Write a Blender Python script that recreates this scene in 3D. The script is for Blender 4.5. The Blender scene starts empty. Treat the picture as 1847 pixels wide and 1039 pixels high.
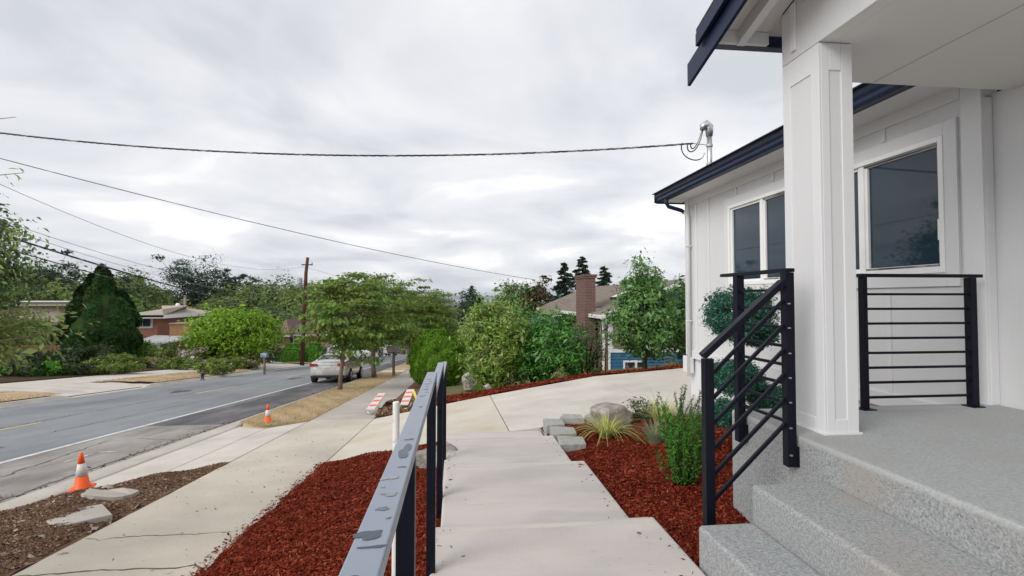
import bpy, math, random
import numpy as np
from mathutils import Vector, Matrix
PI = math.pi; R = math.radians
SC = bpy.context.scene; COL = SC.collection
# ------------------------------------------------------------------ camera
F = 923.5; YAW = R(6.27); CY_, SY_ = math.cos(YAW), math.sin(YAW)
cam = bpy.data.cameras.new('camera'); camo = bpy.data.objects.new('camera', cam); COL.objects.link(camo)
cam.sensor_fit = 'HORIZONTAL'; cam.angle = R(90); cam.clip_start = 0.05; cam.clip_end = 90000
PITCH = 1.7
camo.location = (0, 0, 0); camo.rotation_euler = (R(90 + PITCH), 0, -YAW)
cam.shift_y = -(F * math.tan(R(PITCH)) - 18.5) / 1847
SC.camera = camo
# ------------------------------------------------------------------ world
SUN_EL, SUN_AZ = 31.0, 232.0       # azimuth clockwise from +Y : light comes from the street side, a little behind the camera
W = bpy.data.worlds.new("World"); SC.world = W; W.use_nodes = True
nt = W.node_tree; N = nt.nodes; L = nt.links; N.clear()
def nd(N, t, **k):
    n = N.new(t)
    for a, b in k.items():
        if a.startswith('i_'): n.inputs[int(a[2:])].default_value = b
        else: setattr(n, a, b)
    return n
out = nd(N, 'ShaderNodeOutputWorld'); bg = nd(N, 'ShaderNodeBackground'); bg.inputs[1].default_value = 0.1
sky = nd(N, 'ShaderNodeTexSky', sky_type='NISHITA', sun_disc=False, sun_elevation=R(SUN_EL), sun_rotation=R(SUN_AZ))
tc = nd(N, 'ShaderNodeTexCoord'); sep = nd(N, 'ShaderNodeSeparateXYZ'); L.new(tc.outputs['Generated'], sep.inputs[0])
zc = nd(N, 'ShaderNodeMath', operation='MAXIMUM', i_1=0.0); L.new(sep.outputs[2], zc.inputs[0])
za = nd(N, 'ShaderNodeMath', operation='ADD', i_1=0.16); L.new(zc.outputs[0], za.inputs[0])
dx = nd(N, 'ShaderNodeMath', operation='DIVIDE'); L.new(sep.outputs[0], dx.inputs[0]); L.new(za.outputs[0], dx.inputs[1])
dy = nd(N, 'ShaderNodeMath', operation='DIVIDE'); L.new(sep.outputs[1], dy.inputs[0]); L.new(za.outputs[0], dy.inputs[1])
cmb = nd(N, 'ShaderNodeCombineXYZ'); L.new(dx.outputs[0], cmb.inputs[0]); L.new(dy.outputs[0], cmb.inputs[1])
n1 = nd(N, 'ShaderNodeTexNoise'); n1.inputs['Scale'].default_value = 1.1; n1.inputs['Detail'].default_value = 8; n1.inputs['Roughness'].default_value = .52; n1.inputs['Distortion'].default_value = .4
n2 = nd(N, 'ShaderNodeTexNoise'); n2.inputs['Scale'].default_value = .35; n2.inputs['Detail'].default_value = 3
for n in (n1, n2): L.new(cmb.outputs[0], n.inputs['Vector'])
ms = nd(N, 'ShaderNodeMath', operation='MULTIPLY_ADD', i_1=.42); L.new(n2.outputs['Fac'], ms.inputs[0]); 
m5 = nd(N, 'ShaderNodeMath', operation='MULTIPLY', i_1=.58); L.new(n1.outputs['Fac'], m5.inputs[0]); L.new(m5.outputs[0], ms.inputs[2])
rp = nd(N, 'ShaderNodeValToRGB'); L.new(ms.outputs[0], rp.inputs[0])
e = rp.color_ramp.elements
e[0].position = .41; e[0].color = (.46, .472, .505, 1); e[1].position = .59; e[1].color = (.80, .80, .80, 1)
x = e.new(.465); x.color = (.545, .553, .58, 1); x = e.new(.53); x.color = (.63, .633, .65, 1)
mulc = nd(N, 'ShaderNodeVectorMath', operation='SCALE'); mulc.inputs['Scale'].default_value = 10.0; L.new(rp.outputs[0], mulc.inputs[0])
mx = nd(N, 'ShaderNodeMix', data_type='RGBA'); mx.inputs[0].default_value = .96
L.new(sky.outputs[0], mx.inputs[6]); L.new(mulc.outputs[0], mx.inputs[7]); L.new(mx.outputs[2], bg.inputs[0]); L.new(bg.outputs[0], out.inputs[0])
# ------------------------------------------------------------------ sun, exposure
sl = bpy.data.lights.new('sun', 'SUN'); sl.energy = 1.5; sl.angle = R(35); sl.color = (1, .97, .92)
so = bpy.data.objects.new('sun', sl); COL.objects.link(so)
az = R(SUN_AZ); el = R(SUN_EL)
sd = Vector((math.sin(az) * math.cos(el), math.cos(az) * math.cos(el), math.sin(el)))
so.rotation_euler = sd.to_track_quat('Z', 'Y').to_euler()
vs = SC.view_settings; vs.view_transform = 'Standard'; vs.look = 'None'; vs.gamma = 1; vs.use_curve_mapping = False; vs.exposure = 0.58
SC.cycles.max_bounces = 6; SC.cycles.transparent_max_bounces = 6; SC.cycles.volume_bounces = 0
# ------------------------------------------------------------------ measuring helpers (world metres; camera eye is the origin)
def PX(px, Y):
    k = (px - F) / F
    return Y * (CY_ * k + SY_) / (CY_ - SY_ * k)
def ZP(py, X, Y): return (538 - py) / F * (SY_ * X + CY_ * Y)
def S(y):
    y = np.asarray(y, float)
    a = -.091 * np.minimum(y, 120) - .058 * np.clip(y - 120, 0, 300) - .035 * np.clip(y - 420, 0, 1100)
    return a - .0045 * np.clip(y - 1520, 0, 8000)
def gs(y): return -1.65 + S(y)
def ground(x, y):
    x = np.asarray(x, float); y = np.asarray(y, float)
    z = gs(y) + np.clip((x + 1.84) * .06, 0, .8) * np.clip((y - 11) / 6, 0, 1) + np.clip((-x - 13.9) * .05, 0, 1.0)
    wood = np.clip((-x - 40) / 90, 0, 1) * np.clip(1 - (y - 400) / 900, 0, 1)
    z = z + wood * 3
    return z
# ------------------------------------------------------------------ mesh helpers
def acc(p):
    v = Vector((0, 0, 0))
    while p is not None: v += p.location; p = p.parent
    return v
def link(name, me, parent=None, **tags):
    o = bpy.data.objects.new(name, me); COL.objects.link(o)
    if parent is not None: o.parent = parent
    for k, v in tags.items(): o[k] = v
    return o
def thing(name, label, cat, loc=(0, 0, 0), group=None):
    o = link(name, None); o.location = loc; o['label'] = label; o['category'] = cat
    if group: o['group'] = group
    return o
def tag(o, label, cat, group=None):
    o['label'] = label; o['category'] = cat
    if group: o['group'] = group
    return o
def structure(o): o['kind'] = 'structure'; return o
def stuff(o): o['kind'] = 'stuff'; return o
class MB:
    def __init__(s): s.v = []; s.f = []; s.m = []
    def add(s, vs, fs, mi=0):
        b = len(s.v); s.v += [tuple(v) for v in vs]; s.f += [tuple(b + i for i in f) for f in fs]; s.m += [mi] * len(fs); return s
    def box(s, x0, x1, y0, y1, z0, z1, mi=0, M=None):
        vs = [(x, y, z) for z in (z0, z1) for y in (y0, y1) for x in (x0, x1)]
        if M is not None: vs = [tuple(M @ Vector(v)) for v in vs]
        return s.add(vs, [(0, 2, 3, 1), (4, 5, 7, 6), (0, 1, 5, 4), (2, 6, 7, 3), (0, 4, 6, 2), (1, 3, 7, 5)], mi)
    def bar(s, a, b, w, h, up=(0, 0, 1), mi=0):
        a = Vector(a); b = Vector(b); d = (b - a).normalized(); u = Vector(up); sd = d.cross(u).normalized(); u = sd.cross(d).normalized()
        vs = [p + sd * i * w / 2 + u * j * h / 2 for p in (a, b) for i, j in ((-1, -1), (1, -1), (1, 1), (-1, 1))]
        return s.add(vs, [(0, 1, 2, 3), (7, 6, 5, 4), (0, 4, 5, 1), (1, 5, 6, 2), (2, 6, 7, 3), (3, 7, 4, 0)], mi)
    def tube(s, pts, r, n=8, cap=True, mi=0):
        pts = [Vector(p) for p in pts]; rr = r if isinstance(r, (list, tuple)) else [r] * len(pts)
        rings = []; prev = None
        for i, p in enumerate(pts):
            d = (pts[min(i + 1, len(pts) - 1)] - pts[max(i - 1, 0)]).normalized()
            if prev is None: a = d.orthogonal().normalized()
            else:
                a = prev - d * prev.dot(d)
                a = a.normalized() if a.length > 1e-6 else d.orthogonal().normalized()
            prev = a; b = d.cross(a)
            rings.append([p + (a * math.cos(2 * PI * k / n) + b * math.sin(2 * PI * k / n)) * rr[i] for k in range(n)])
        vs = [v for q in rings for v in q]; fs = []
        for i in range(len(pts) - 1):
            for k in range(n): fs.append((i * n + k, i * n + (k + 1) % n, (i + 1) * n + (k + 1) % n, (i + 1) * n + k))
        if cap: fs.append(tuple(range(n))[::-1]); fs.append(tuple((len(pts) - 1) * n + k for k in range(n)))
        return s.add(vs, fs, mi)
    def lathe(s, prof, n=16, c=(0, 0, 0), mi=0):
        vs = [(c[0] + r * math.cos(2 * PI * k / n), c[1] + r * math.sin(2 * PI * k / n), c[2] + z) for r, z in prof for k in range(n)]
        fs = [(i * n + k, i * n + (k + 1) % n, (i + 1) * n + (k + 1) % n, (i + 1) * n + k) for i in range(len(prof) - 1) for k in range(n)]
        fs.append(tuple(range(n))[::-1]); fs.append(tuple((len(prof) - 1) * n + k for k in range(n)))
        return s.add(vs, fs, mi)
    def prism(s, poly, z0, z1, mi=0):
        n = len(poly)
        if sum(poly[i][0] * poly[(i + 1) % n][1] - poly[(i + 1) % n][0] * poly[i][1] for i in range(n)) < 0: poly = poly[::-1]
        f0 = z0 if callable(z0) else (lambda x, y: z0); f1 = z1 if callable(z1) else (lambda x, y: z1)
        vs = [(x, y, float(f0(x, y))) for x, y in poly] + [(x, y, float(f1(x, y))) for x, y in poly]
        fs = [tuple(range(n))[::-1], tuple(range(n, 2 * n))] + [(i, (i + 1) % n, n + (i + 1) % n, n + i) for i in range(n)]
        return s.add(vs, fs, mi)
    def build(s, name, mat, parent=None, smooth=False, bevel=0, origin=None, seg=2, sub=0):
        o0 = acc(parent) if parent is not None else Vector(origin or (0, 0, 0))
        me = bpy.data.meshes.new(name); me.from_pydata([tuple(Vector(v) - o0) for v in s.v], [], s.f)
        for m in (mat if isinstance(mat, (list, tuple)) else [mat]): me.materials.append(m)
        if any(s.m): me.polygons.foreach_set('material_index', s.m)
        if smooth: me.polygons.foreach_set('use_smooth', [True] * len(me.polygons))
        me.update()
        o = link(name, me, parent)
        if parent is None and origin is not None: o.location = origin
        if bevel:
            b = o.modifiers.new('b', 'BEVEL'); b.width = bevel; b.segments = seg; b.limit_method = 'ANGLE'; b.angle_limit = R(35)
            if smooth: b.harden_normals = False
        if sub:
            b = o.modifiers.new('s', 'SUBSURF'); b.levels = b.render_levels = sub
        return o
def npmesh(name, V, Fc, mat, parent=None, smooth=False):
    """V (n,3), Fc (m,4) numpy -> object"""
    if parent is not None: V = V - np.array(acc(parent))
    me = bpy.data.meshes.new(name); m, k = Fc.shape
    me.vertices.add(len(V)); me.vertices.foreach_set('co', np.ascontiguousarray(V, np.float32).ravel())
    me.loops.add(m * k); me.loops.foreach_set('vertex_index', np.ascontiguousarray(Fc, np.int32).ravel())
    me.polygons.add(m); me.polygons.foreach_set('loop_start', np.arange(0, m * k, k, dtype=np.int32))
    if smooth: me.polygons.foreach_set('use_smooth', np.ones(m, bool))
    me.update(calc_edges=True); me.materials.append(mat)
    return link(name, me, parent)
def grid(name, xs, ys, zf, mat, parent=None, smooth=True):
    X, Y = np.meshgrid(np.array(xs, float), np.array(ys, float)); Z = zf(X, Y) * np.ones_like(X)
    V = np.stack([X, Y, Z], -1).reshape(-1, 3); nx = len(xs); ny = len(ys)
    i = (np.arange(ny - 1)[:, None] * nx + np.arange(nx - 1)[None]).ravel()
    return npmesh(name, V, np.stack([i, i + 1, i + nx + 1, i + nx], -1), mat, parent, smooth)
def copy_tree(o, parent=None):
    c = o.copy(); COL.objects.link(c); c.parent = parent
    for ch in o.children: copy_tree(ch, c)
    return c
# ------------------------------------------------------------------ materials
def newmat(name):
    m = bpy.data.materials.new(name); m.use_nodes = True; t = m.node_tree
    return m, t.nodes, t.links, t.nodes['Principled BSDF']
def surf(name, cols, scale=3., rough=.8, spec=.3, bump=0., bscale=None, detail=6, contrast=.18, metal=0., coord='Object', speck=None, stretch=None, rvar=0., bdist=.01, coat=0., big=None):
    m, n, l, b = newmat(name)
    b.inputs['Roughness'].default_value = rough; b.inputs['Specular IOR Level'].default_value = spec; b.inputs['Metallic'].default_value = metal
    b.inputs['Coat Weight'].default_value = coat
    tcn = nd(n, 'ShaderNodeTexCoord'); src = tcn.outputs[coord]
    if stretch:
        mp = nd(n, 'ShaderNodeMapping'); mp.inputs['Scale'].default_value = stretch; l.new(src, mp.inputs[0]); src = mp.outputs[0]
    nz = nd(n, 'ShaderNodeTexNoise'); nz.inputs['Scale'].default_value = scale; nz.inputs['Detail'].default_value = detail; nz.inputs['Roughness'].default_value = .6
    l.new(src, nz.inputs['Vector'])
    r = nd(n, 'ShaderNodeValToRGB'); l.new(nz.outputs['Fac'], r.inputs[0]); el = r.color_ramp.elements
    k = len(cols)
    for i, c in enumerate(cols):
        p = .5 + contrast * ((i / (k - 1)) * 2 - 1) if k > 1 else .5
        q = el[i] if i < 2 else el.new(p)
        q.position = p; q.color = (*c, 1)
    colo = r.outputs[0]
    if big:   # large soft blotches: (colour, scale, low, high)
        nb = nd(n, 'ShaderNodeTexNoise'); nb.inputs['Scale'].default_value = big[1]; nb.inputs['Detail'].default_value = 4; l.new(src, nb.inputs['Vector'])
        mr = nd(n, 'ShaderNodeMapRange'); mr.inputs[1].default_value = big[2]; mr.inputs[2].default_value = big[3]; l.new(nb.outputs['Fac'], mr.inputs[0])
        mb = nd(n, 'ShaderNodeMix', data_type='RGBA'); l.new(mr.outputs[0], mb.inputs[0]); l.new(colo, mb.inputs[6]); mb.inputs[7].default_value = (*big[0], 1); colo = mb.outputs[2]
    if speck:  # (colour, scale, threshold)
        ns = nd(n, 'ShaderNodeTexNoise'); ns.inputs['Scale'].default_value = speck[1]; ns.inputs['Detail'].default_value = 2; l.new(src, ns.inputs['Vector'])
        mr = nd(n, 'ShaderNodeMapRange'); mr.inputs[1].default_value = speck[2]; mr.inputs[2].default_value = speck[2] + .08; l.new(ns.outputs['Fac'], mr.inputs[0])
        mb = nd(n, 'ShaderNodeMix', data_type='RGBA'); l.new(mr.outputs[0], mb.inputs[0]); l.new(colo, mb.inputs[6]); mb.inputs[7].default_value = (*speck[0], 1); colo = mb.outputs[2]
    l.new(colo, b.inputs['Base Color'])
    if bump:
        n3 = nd(n, 'ShaderNodeTexNoise'); n3.inputs['Scale'].default_value = bscale or scale * 6; n3.inputs['Detail'].default_value = 5; l.new(src, n3.inputs['Vector'])
        bp = nd(n, 'ShaderNodeBump'); bp.inputs['Strength'].default_value = bump; bp.inputs['Distance'].default_value = bdist; l.new(n3.outputs['Fac'], bp.inputs['Height']); l.new(bp.outputs[0], b.inputs['Normal'])
    if rvar:
        mr = nd(n, 'ShaderNodeMapRange'); mr.inputs[3].default_value = max(.02, rough - rvar); mr.inputs[4].default_value = rough + rvar; mr.inputs[1].default_value = .3; mr.inputs[2].default_value = .7
        l.new(nz.outputs['Fac'], mr.inputs[0]); l.new(mr.outputs[0], b.inputs['Roughness'])
    return m
def leafmat(name, cols, trans=.3, rough=.45, spec=.3, patch=None, pscale=1.2):
    m, n, l, b = newmat(name)
    g = nd(n, 'ShaderNodeNewGeometry'); r = nd(n, 'ShaderNodeValToRGB'); l.new(g.outputs['Random Per Island'], r.inputs[0]); el = r.color_ramp.elements
    k = len(cols)
    for i, c in enumerate(cols):
        p = i / (k - 1); q = el[i] if i < 2 else el.new(p); q.position = p; q.color = (*c, 1)
    co = r.outputs[0]
    if patch:
        tcn = nd(n, 'ShaderNodeTexCoord'); nb = nd(n, 'ShaderNodeTexNoise'); nb.inputs['Scale'].default_value = pscale; nb.inputs['Detail'].default_value = 3; l.new(tcn.outputs['Object'], nb.inputs['Vector'])
        mr = nd(n, 'ShaderNodeMapRange'); mr.inputs[1].default_value = .45; mr.inputs[2].default_value = .65; mr.inputs[4].default_value = .8; l.new(nb.outputs['Fac'], mr.inputs[0])
        mb = nd(n, 'ShaderNodeMix', data_type='RGBA'); l.new(mr.outputs[0], mb.inputs[0]); l.new(co, mb.inputs[6]); mb.inputs[7].default_value = (*patch, 1); co = mb.outputs[2]
    l.new(co, b.inputs['Base Color']); b.inputs['Roughness'].default_value = rough; b.inputs['Specular IOR Level'].default_value = spec
    t = nd(n, 'ShaderNodeBsdfTranslucent'); l.new(co, t.inputs[0]); ms = nd(n, 'ShaderNodeMixShader'); ms.inputs[0].default_value = trans
    l.new(b.outputs[0], ms.inputs[1]); l.new(t.outputs[0], ms.inputs[2]); l.new(ms.outputs[0], n['Material Output'].inputs[0])
    return m
def brickmat(name, c1, c2, mortar, bw=.21, bh=.075):
    m, n, l, b = newmat(name); tcn = nd(n, 'ShaderNodeTexCoord'); sp = nd(n, 'ShaderNodeSeparateXYZ'); l.new(tcn.outputs['Object'], sp.inputs[0])
    ad = nd(n, 'ShaderNodeMath', operation='ADD'); l.new(sp.outputs[0], ad.inputs[0]); l.new(sp.outputs[1], ad.inputs[1])
    cb = nd(n, 'ShaderNodeCombineXYZ'); l.new(ad.outputs[0], cb.inputs[0]); l.new(sp.outputs[2], cb.inputs[1])
    bk = nd(n, 'ShaderNodeTexBrick'); bk.inputs['Scale'].default_value = 1; bk.inputs['Brick Width'].default_value = bw; bk.inputs['Row Height'].default_value = bh; bk.inputs['Mortar Size'].default_value = .008
    bk.inputs['Color1'].default_value = (*c1, 1); bk.inputs['Color2'].default_value = (*c2, 1); bk.inputs['Mortar'].default_value = (*mortar, 1); l.new(cb.outputs[0], bk.inputs['Vector'])
    l.new(bk.outputs[0], b.inputs['Base Color']); b.inputs['Roughness'].default_value = .85
    bp = nd(n, 'ShaderNodeBump'); bp.inputs['Distance'].default_value = .01; bp.inputs['Strength'].default_value = .6; bp.invert = True; l.new(bk.outputs['Fac'], bp.inputs['Height']); l.new(bp.outputs[0], b.inputs['Normal'])
    return m
M = {}
M['asphalt'] = surf('asphalt', [(0.213, 0.224, 0.238), (0.275, 0.284, 0.297)], 2.2, .85, .25, .5, 90, contrast=.2, speck=((.32, .32, .33), 160, .62), big=((.15, .157, .172), .35, .5, .75), stretch=(1, .35, 1))
M['asphalt_worn'] = surf('asphalt_worn', [(0.184, 0.169, 0.160), (0.287, 0.266, 0.248), (0.380, 0.356, 0.330)], 1.6, .9, .2, .6, 70, contrast=.2, stretch=(1.3, .45, 1))
M['asphalt_dark'] = surf('asphalt_dark', [(0.081, 0.080, 0.087), (0.121, 0.117, 0.125), (0.216, 0.206, 0.202)], 1.0, .85, .25, .5, 80, contrast=.16, stretch=(1.3, .3, 1))
M['conc'] = surf('concrete', [(0.526, 0.485, 0.433), (0.622, 0.578, 0.524)], 1.5, .85, .25, .25, 60, contrast=.2, speck=((.36, .34, .31), 26, .68), big=((.46, .42, .38), .9, .5, .75))
M['conc_path'] = surf('path_concrete', [(0.507, 0.465, 0.434), (0.579, 0.534, 0.501)], 2.2, .8, .25, .2, 70, contrast=.2, big=((.44, .42, .40), 1.6, .48, .72), stretch=(.6, 1.5, 1), speck=((.36, .34, .32), 34, .70))
M['conc_side'] = surf('sidewalk_concrete', [(0.490, 0.441, 0.361), (0.616, 0.562, 0.476)], 1.2, .88, .2, .3, 55, contrast=.22, speck=((.33, .30, .26), 18, .69), big=((.38, .35, .30), .45, .48, .75))
M['conc_old'] = surf('old_concrete', [(0.380, 0.347, 0.308), (0.494, 0.454, 0.405)], 1.2, .88, .2, .3, 55, contrast=.22, speck=((.24, .22, .2), 22, .66))
M['conc_tan'] = surf('tan_concrete', [(0.529, 0.475, 0.392), (0.613, 0.572, 0.499)], 1.1, .85, .2, .25, 60, contrast=.2, big=((.47, .39, .28), .8, .5, .8))
M['agg'] = surf('exposed_aggregate', [(0.242, 0.253, 0.259), (0.411, 0.425, 0.426)], 80, .85, .3, .8, 100, detail=4, contrast=.14, speck=((.13, .135, .14), 120, .63), big=((.36, .325, .30), 1.3, .5, .72), bdist=.006)
M['agg_worn'] = surf('exposed_aggregate_slab', [(0.320, 0.333, 0.335), (0.422, 0.438, 0.432)], 80, .88, .25, .5, 110, detail=3, contrast=.16, speck=((.19, .195, .2), 150, .66), big=((.36, .35, .34), 1.5, .5, .75), bdist=.004)
M['dark'] = surf('joint_dirt', [(.09, .075, .055), (.16, .13, .1)], 8, .95, .1)
M['dirt'] = surf('dirt', [(0.104, 0.057, 0.035), (0.178, 0.103, 0.066), (0.272, 0.171, 0.116)], 3.0, .95, .1, 1, 14, contrast=.2, bdist=.03)
M['chipd'] = leafmat('dirt_clod', [(0.093, 0.046, 0.028), (0.140, 0.076, 0.048), (0.187, 0.114, 0.076), (0.337, 0.243, 0.178)], 0, .9, .1)
M['mulchd'] = surf('dark_garden_soil', [(.05, .032, .02), (.10, .065, .04)], 6, .95, .05, 1, 20)
M['pebble'] = leafmat('pebble', [(.16, .12, .1), (.3, .25, .21), (.45, .4, .35)], 0, .9, .1)
M['mulch'] = surf('mulch', [(0.055, 0.009, 0.005), (0.131, 0.021, 0.009)], 30, .95, .05, 1, 60, contrast=.2, bdist=.02)
M['chip'] = leafmat('mulch_chip', [(0.060, 0.008, 0.004), (0.118, 0.016, 0.008), (0.178, 0.025, 0.012), (0.225, 0.037, 0.017), (0.284, 0.082, 0.048)], 0, .9, .06)
M['drygrass'] = surf('dry_grass_ground', [(0.373, 0.263, 0.150), (0.533, 0.395, 0.253), (0.441, 0.354, 0.205)], 1.3, .95, .1, .8, 25, contrast=.22, big=((.20, .17, .07), .8, .52, .75))
M['blade'] = leafmat('dry_grass_blade', [(0.320, 0.238, 0.127), (0.533, 0.407, 0.253), (0.614, 0.486, 0.316), (0.294, 0.263, 0.111)], .2, .8, .1)
M['ground'] = surf('ground', [(.07, .08, .03), (.14, .13, .06), (.2, .16, .09)], .12, .95, .1, .5, 6, contrast=.2)
M['farground'] = surf('far_ground', [(.03, .045, .025), (.06, .075, .045), (.16, .16, .14)], .012, .95, .1, contrast=.2)
M['water'] = surf('water', [(.05, .08, .1)], 1, .25, .5)
M['white'] = surf('white_paint', [(0.608, 0.612, 0.627), (0.670, 0.670, 0.676)], 2.2, .6, .3, .45, 55, contrast=.25, bdist=.002, stretch=(1, 1, .12))
M['whitetrim'] = surf('white_trim_paint', [(0.660, 0.665, 0.680), (0.694, 0.694, 0.706)], 2, .5, .35, .08, 90, contrast=.3, bdist=.002)
M['ceil'] = surf('ceiling_paint', [(.73, .72, .70), (.76, .75, .73)], 1.5, .7, .25, .15, 140, contrast=.3, bdist=.002)
M['black'] = surf('black_metal', [(.004, .005, .011), (.008, .009, .017)], 6, .42, .16, .06, 150, contrast=.3, bdist=.002, rvar=.08)
M['rail_top_sheen'] = surf('handrail_top_sky_sheen', [(.23, .265, .33), (.29, .325, .39)], 9, .4, .5, .05, 120, contrast=.3, bdist=.002, rvar=.08)  # sky sheen on the black rail's top, painted in as pale blue grey
M['puddle'] = surf('rain_water', [(.085, .10, .125)], 2, .22, .12)
M['navy'] = surf('navy_gutter', [(.007, .014, .040), (.011, .021, .055)], 5, .35, .22, contrast=.3)
M['roof'] = surf('dark_shingle', [(.03, .035, .045), (.06, .065, .08)], 20, .9, .2, .8, 50, contrast=.2)
M['vinyl'] = surf('white_vinyl', [(.82, .82, .815)], 2, .35, .4)
M['glass'] = surf('window_glass', [(.014, .030, .050), (.021, .043, .066)], .8, .03, .5, contrast=.2)
M['glass'].node_tree.nodes['Principled BSDF'].inputs['IOR'].default_value = 1.5
M['screen'] = surf('window_screen', [(.03, .035, .04)], 2, .5, .5)
M['galv'] = surf('galvanised_steel', [(.42, .43, .44), (.6, .61, .62)], 14, .32, .5, metal=.85, contrast=.2)
M['wire'] = surf('wire_rubber', [(.03, .03, .035)], 4, .6, .3)
M['alu'] = surf('bare_aluminium_wire', [(.3, .3, .31)], 4, .4, .5, metal=.5)
M['block'] = surf('retaining_block_stone', [(.30, .295, .285), (.43, .42, .405)], 14, .95, .15, .8, 40, contrast=.2, bdist=.01)
M['rock'] = surf('boulder', [(0.176, 0.155, 0.135), (0.338, 0.311, 0.284), (0.513, 0.486, 0.459)], 6, .9, .2, 1, 16, contrast=.2, bdist=.03)
M['orange'] = surf('cone_orange', [(.85, .10, .012), (.92, .14, .02)], 3, .45, .35, contrast=.3)
M['refl'] = surf('reflective_white', [(.62, .60, .59), (.7, .68, .67)], 3, .4, .4)
M['rubber'] = surf('black_rubber', [(.02, .02, .02), (.035, .033, .03)], 8, .8, .2)
M['yellow'] = surf('yellow_plastic', [(.72, .55, .06), (.8, .68, .16)], 5, .5, .3)
M['pvc'] = surf('white_pvc', [(.72, .71, .69), (.82, .81, .79)], 7, .45, .35, contrast=.2, speck=((.45, .42, .38), 20, .66))
M['bark'] = surf('bark', [(.11, .085, .065), (.19, .15, .12), (.26, .21, .17)], 12, .95, .1, 1, 30, contrast=.2, stretch=(1, 1, .3), bdist=.02)
M['barkd'] = surf('dark_bark', [(.04, .032, .026), (.09, .07, .055)], 12, .95, .1, 1, 30, stretch=(1, 1, .3), bdist=.02)
M['polewood'] = surf('pole_wood', [(.075, .032, .022), (.13, .06, .04)], 10, .9, .1, .5, 40, stretch=(1, 1, .15))
M['polegrey'] = surf('grey_pole_wood', [(.2, .17, .14), (.32, .28, .24)], 10, .9, .1)
M['paintw'] = surf('road_paint_white', [(.5, .5, .5), (.72, .72, .71)], 9, .7, .3, contrast=.14)
M['painty'] = surf('road_paint_yellow', [(.45, .36, .14), (.66, .55, .26)], 9, .7, .3, contrast=.14)
M['silver'] = surf('silver_car_paint', [(.52, .50, .48)], 4, .25, .5, metal=.35, coat=.8)
M['darkcar'] = surf('dark_car_paint', [(.05, .07, .09)], 4, .25, .5, metal=.3, coat=.8)
M['whitecar'] = surf('white_car_paint', [(.75, .75, .76)], 4, .3, .5, coat=.8)
M['carglass'] = surf('car_glass', [(.015, .017, .02)], 2, .05, .8)
M['taillight'] = surf('tail_light_plastic', [(.30, .012, .02)], 2, .2, .6)
M['plate'] = surf('number_plate', [(.55, .56, .6)], 2, .5, .3)
M['mailgrey'] = surf('grey_mailbox_metal', [(.30, .30, .31)], 5, .5, .4, metal=.2)
M['mailblue'] = surf('blue_mailbox_metal', [(.10, .16, .26)], 5, .45, .4)
M['brick'] = brickmat('red_brick', (.42, .13, .07), (.34, .10, .055), (.45, .36, .3))
M['brickor'] = brickmat('orange_brick', (.45, .22, .09), (.38, .17, .07), (.42, .3, .2))
M['brickch'] = brickmat('chimney_brick', (.15, .068, .052), (.10, .048, .04), (.23, .17, .15))
M['brickpink'] = brickmat('pink_brick', (.40, .20, .14), (.34, .17, .12), (.42, .33, .28))
M['shing_b'] = surf('brown_shingle', [(.15, .10, .09), (.21, .15, .135)], 6, .95, .1, .5, 30, stretch=(1, 1, 3))
M['shing_g'] = surf('grey_shingle', [(.12, .13, .155), (.17, .18, .205)], 6, .95, .1, .5, 30)
M['shing_t'] = surf('taupe_shingle', [(.16, .13, .11), (.235, .195, .165)], 5, .95, .1, .6, 30, stretch=(.6, .6, 3))
M['shing_o'] = surf('orange_tile', [(.42, .17, .10), (.5, .24, .15)], 4, .9, .1)
M['beige'] = surf('beige_render', [(.38, .33, .28), (.45, .4, .34)], 3, .9, .1)
M['bluesid'] = surf('blue_siding', [(.025, .10, .19), (.035, .125, .23)], 4, .6, .3)
M['tealwall'] = surf('blue_grey_wall', [(.22, .3, .36)], 4, .7, .2)
M['brownwall'] = surf('brown_blind', [(.17, .125, .10), (.22, .165, .13)], 4, .6, .3)
M['wood'] = surf('weathered_wood', [(.14, .085, .05), (.22, .14, .085)], 8, .85, .15, .4, 30, stretch=(1, 1, .2))
M['bluetarp'] = surf('dark_bin_plastic', [(.03, .035, .04)], 4, .6, .3)
M['ygsign'] = surf('yellow_green_sign', [(.62, .85, .05)], 2, .5, .3)
# foliage
LM = {}
LM['street'] = leafmat('street_tree_leaf', [(0.069, 0.158, 0.025), (0.110, 0.216, 0.030), (0.193, 0.297, 0.045), (0.083, 0.177, 0.030)], .28, .5, .3, patch=(.24, .26, .06), pscale=.9)
LM['maple'] = leafmat('bright_tree_leaf', [(0.132, 0.277, 0.020), (0.211, 0.383, 0.030), (0.317, 0.475, 0.040), (0.106, 0.224, 0.020)], .35, .5, .25)
LM['thuja'] = leafmat('dark_cypress_leaf', [(0.013, 0.050, 0.012), (0.026, 0.078, 0.019), (0.039, 0.100, 0.020)], .12, .7, .15, patch=(.045, .055, .018))
LM['wood'] = leafmat('wood_leaf', [(0.092, 0.166, 0.065), (0.146, 0.234, 0.081), (0.212, 0.305, 0.104)], .2, .7, .15, patch=(.085, .085, .04), pscale=.2)
LM['wood2'] = leafmat('wood_leaf_light', [(0.125, 0.208, 0.066), (0.188, 0.283, 0.074), (0.251, 0.328, 0.102)], .2, .7, .15, patch=(.13, .11, .05), pscale=.2)
LM['conifer'] = leafmat('conifer_needles', [(0.025, 0.049, 0.036), (0.042, 0.077, 0.052), (0.063, 0.105, 0.065)], .1, .7, .15)
LM['bronze'] = leafmat('bronze_leaf', [(.07, .055, .03), (.12, .085, .045), (.08, .09, .035)], .25, .6, .2)
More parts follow.
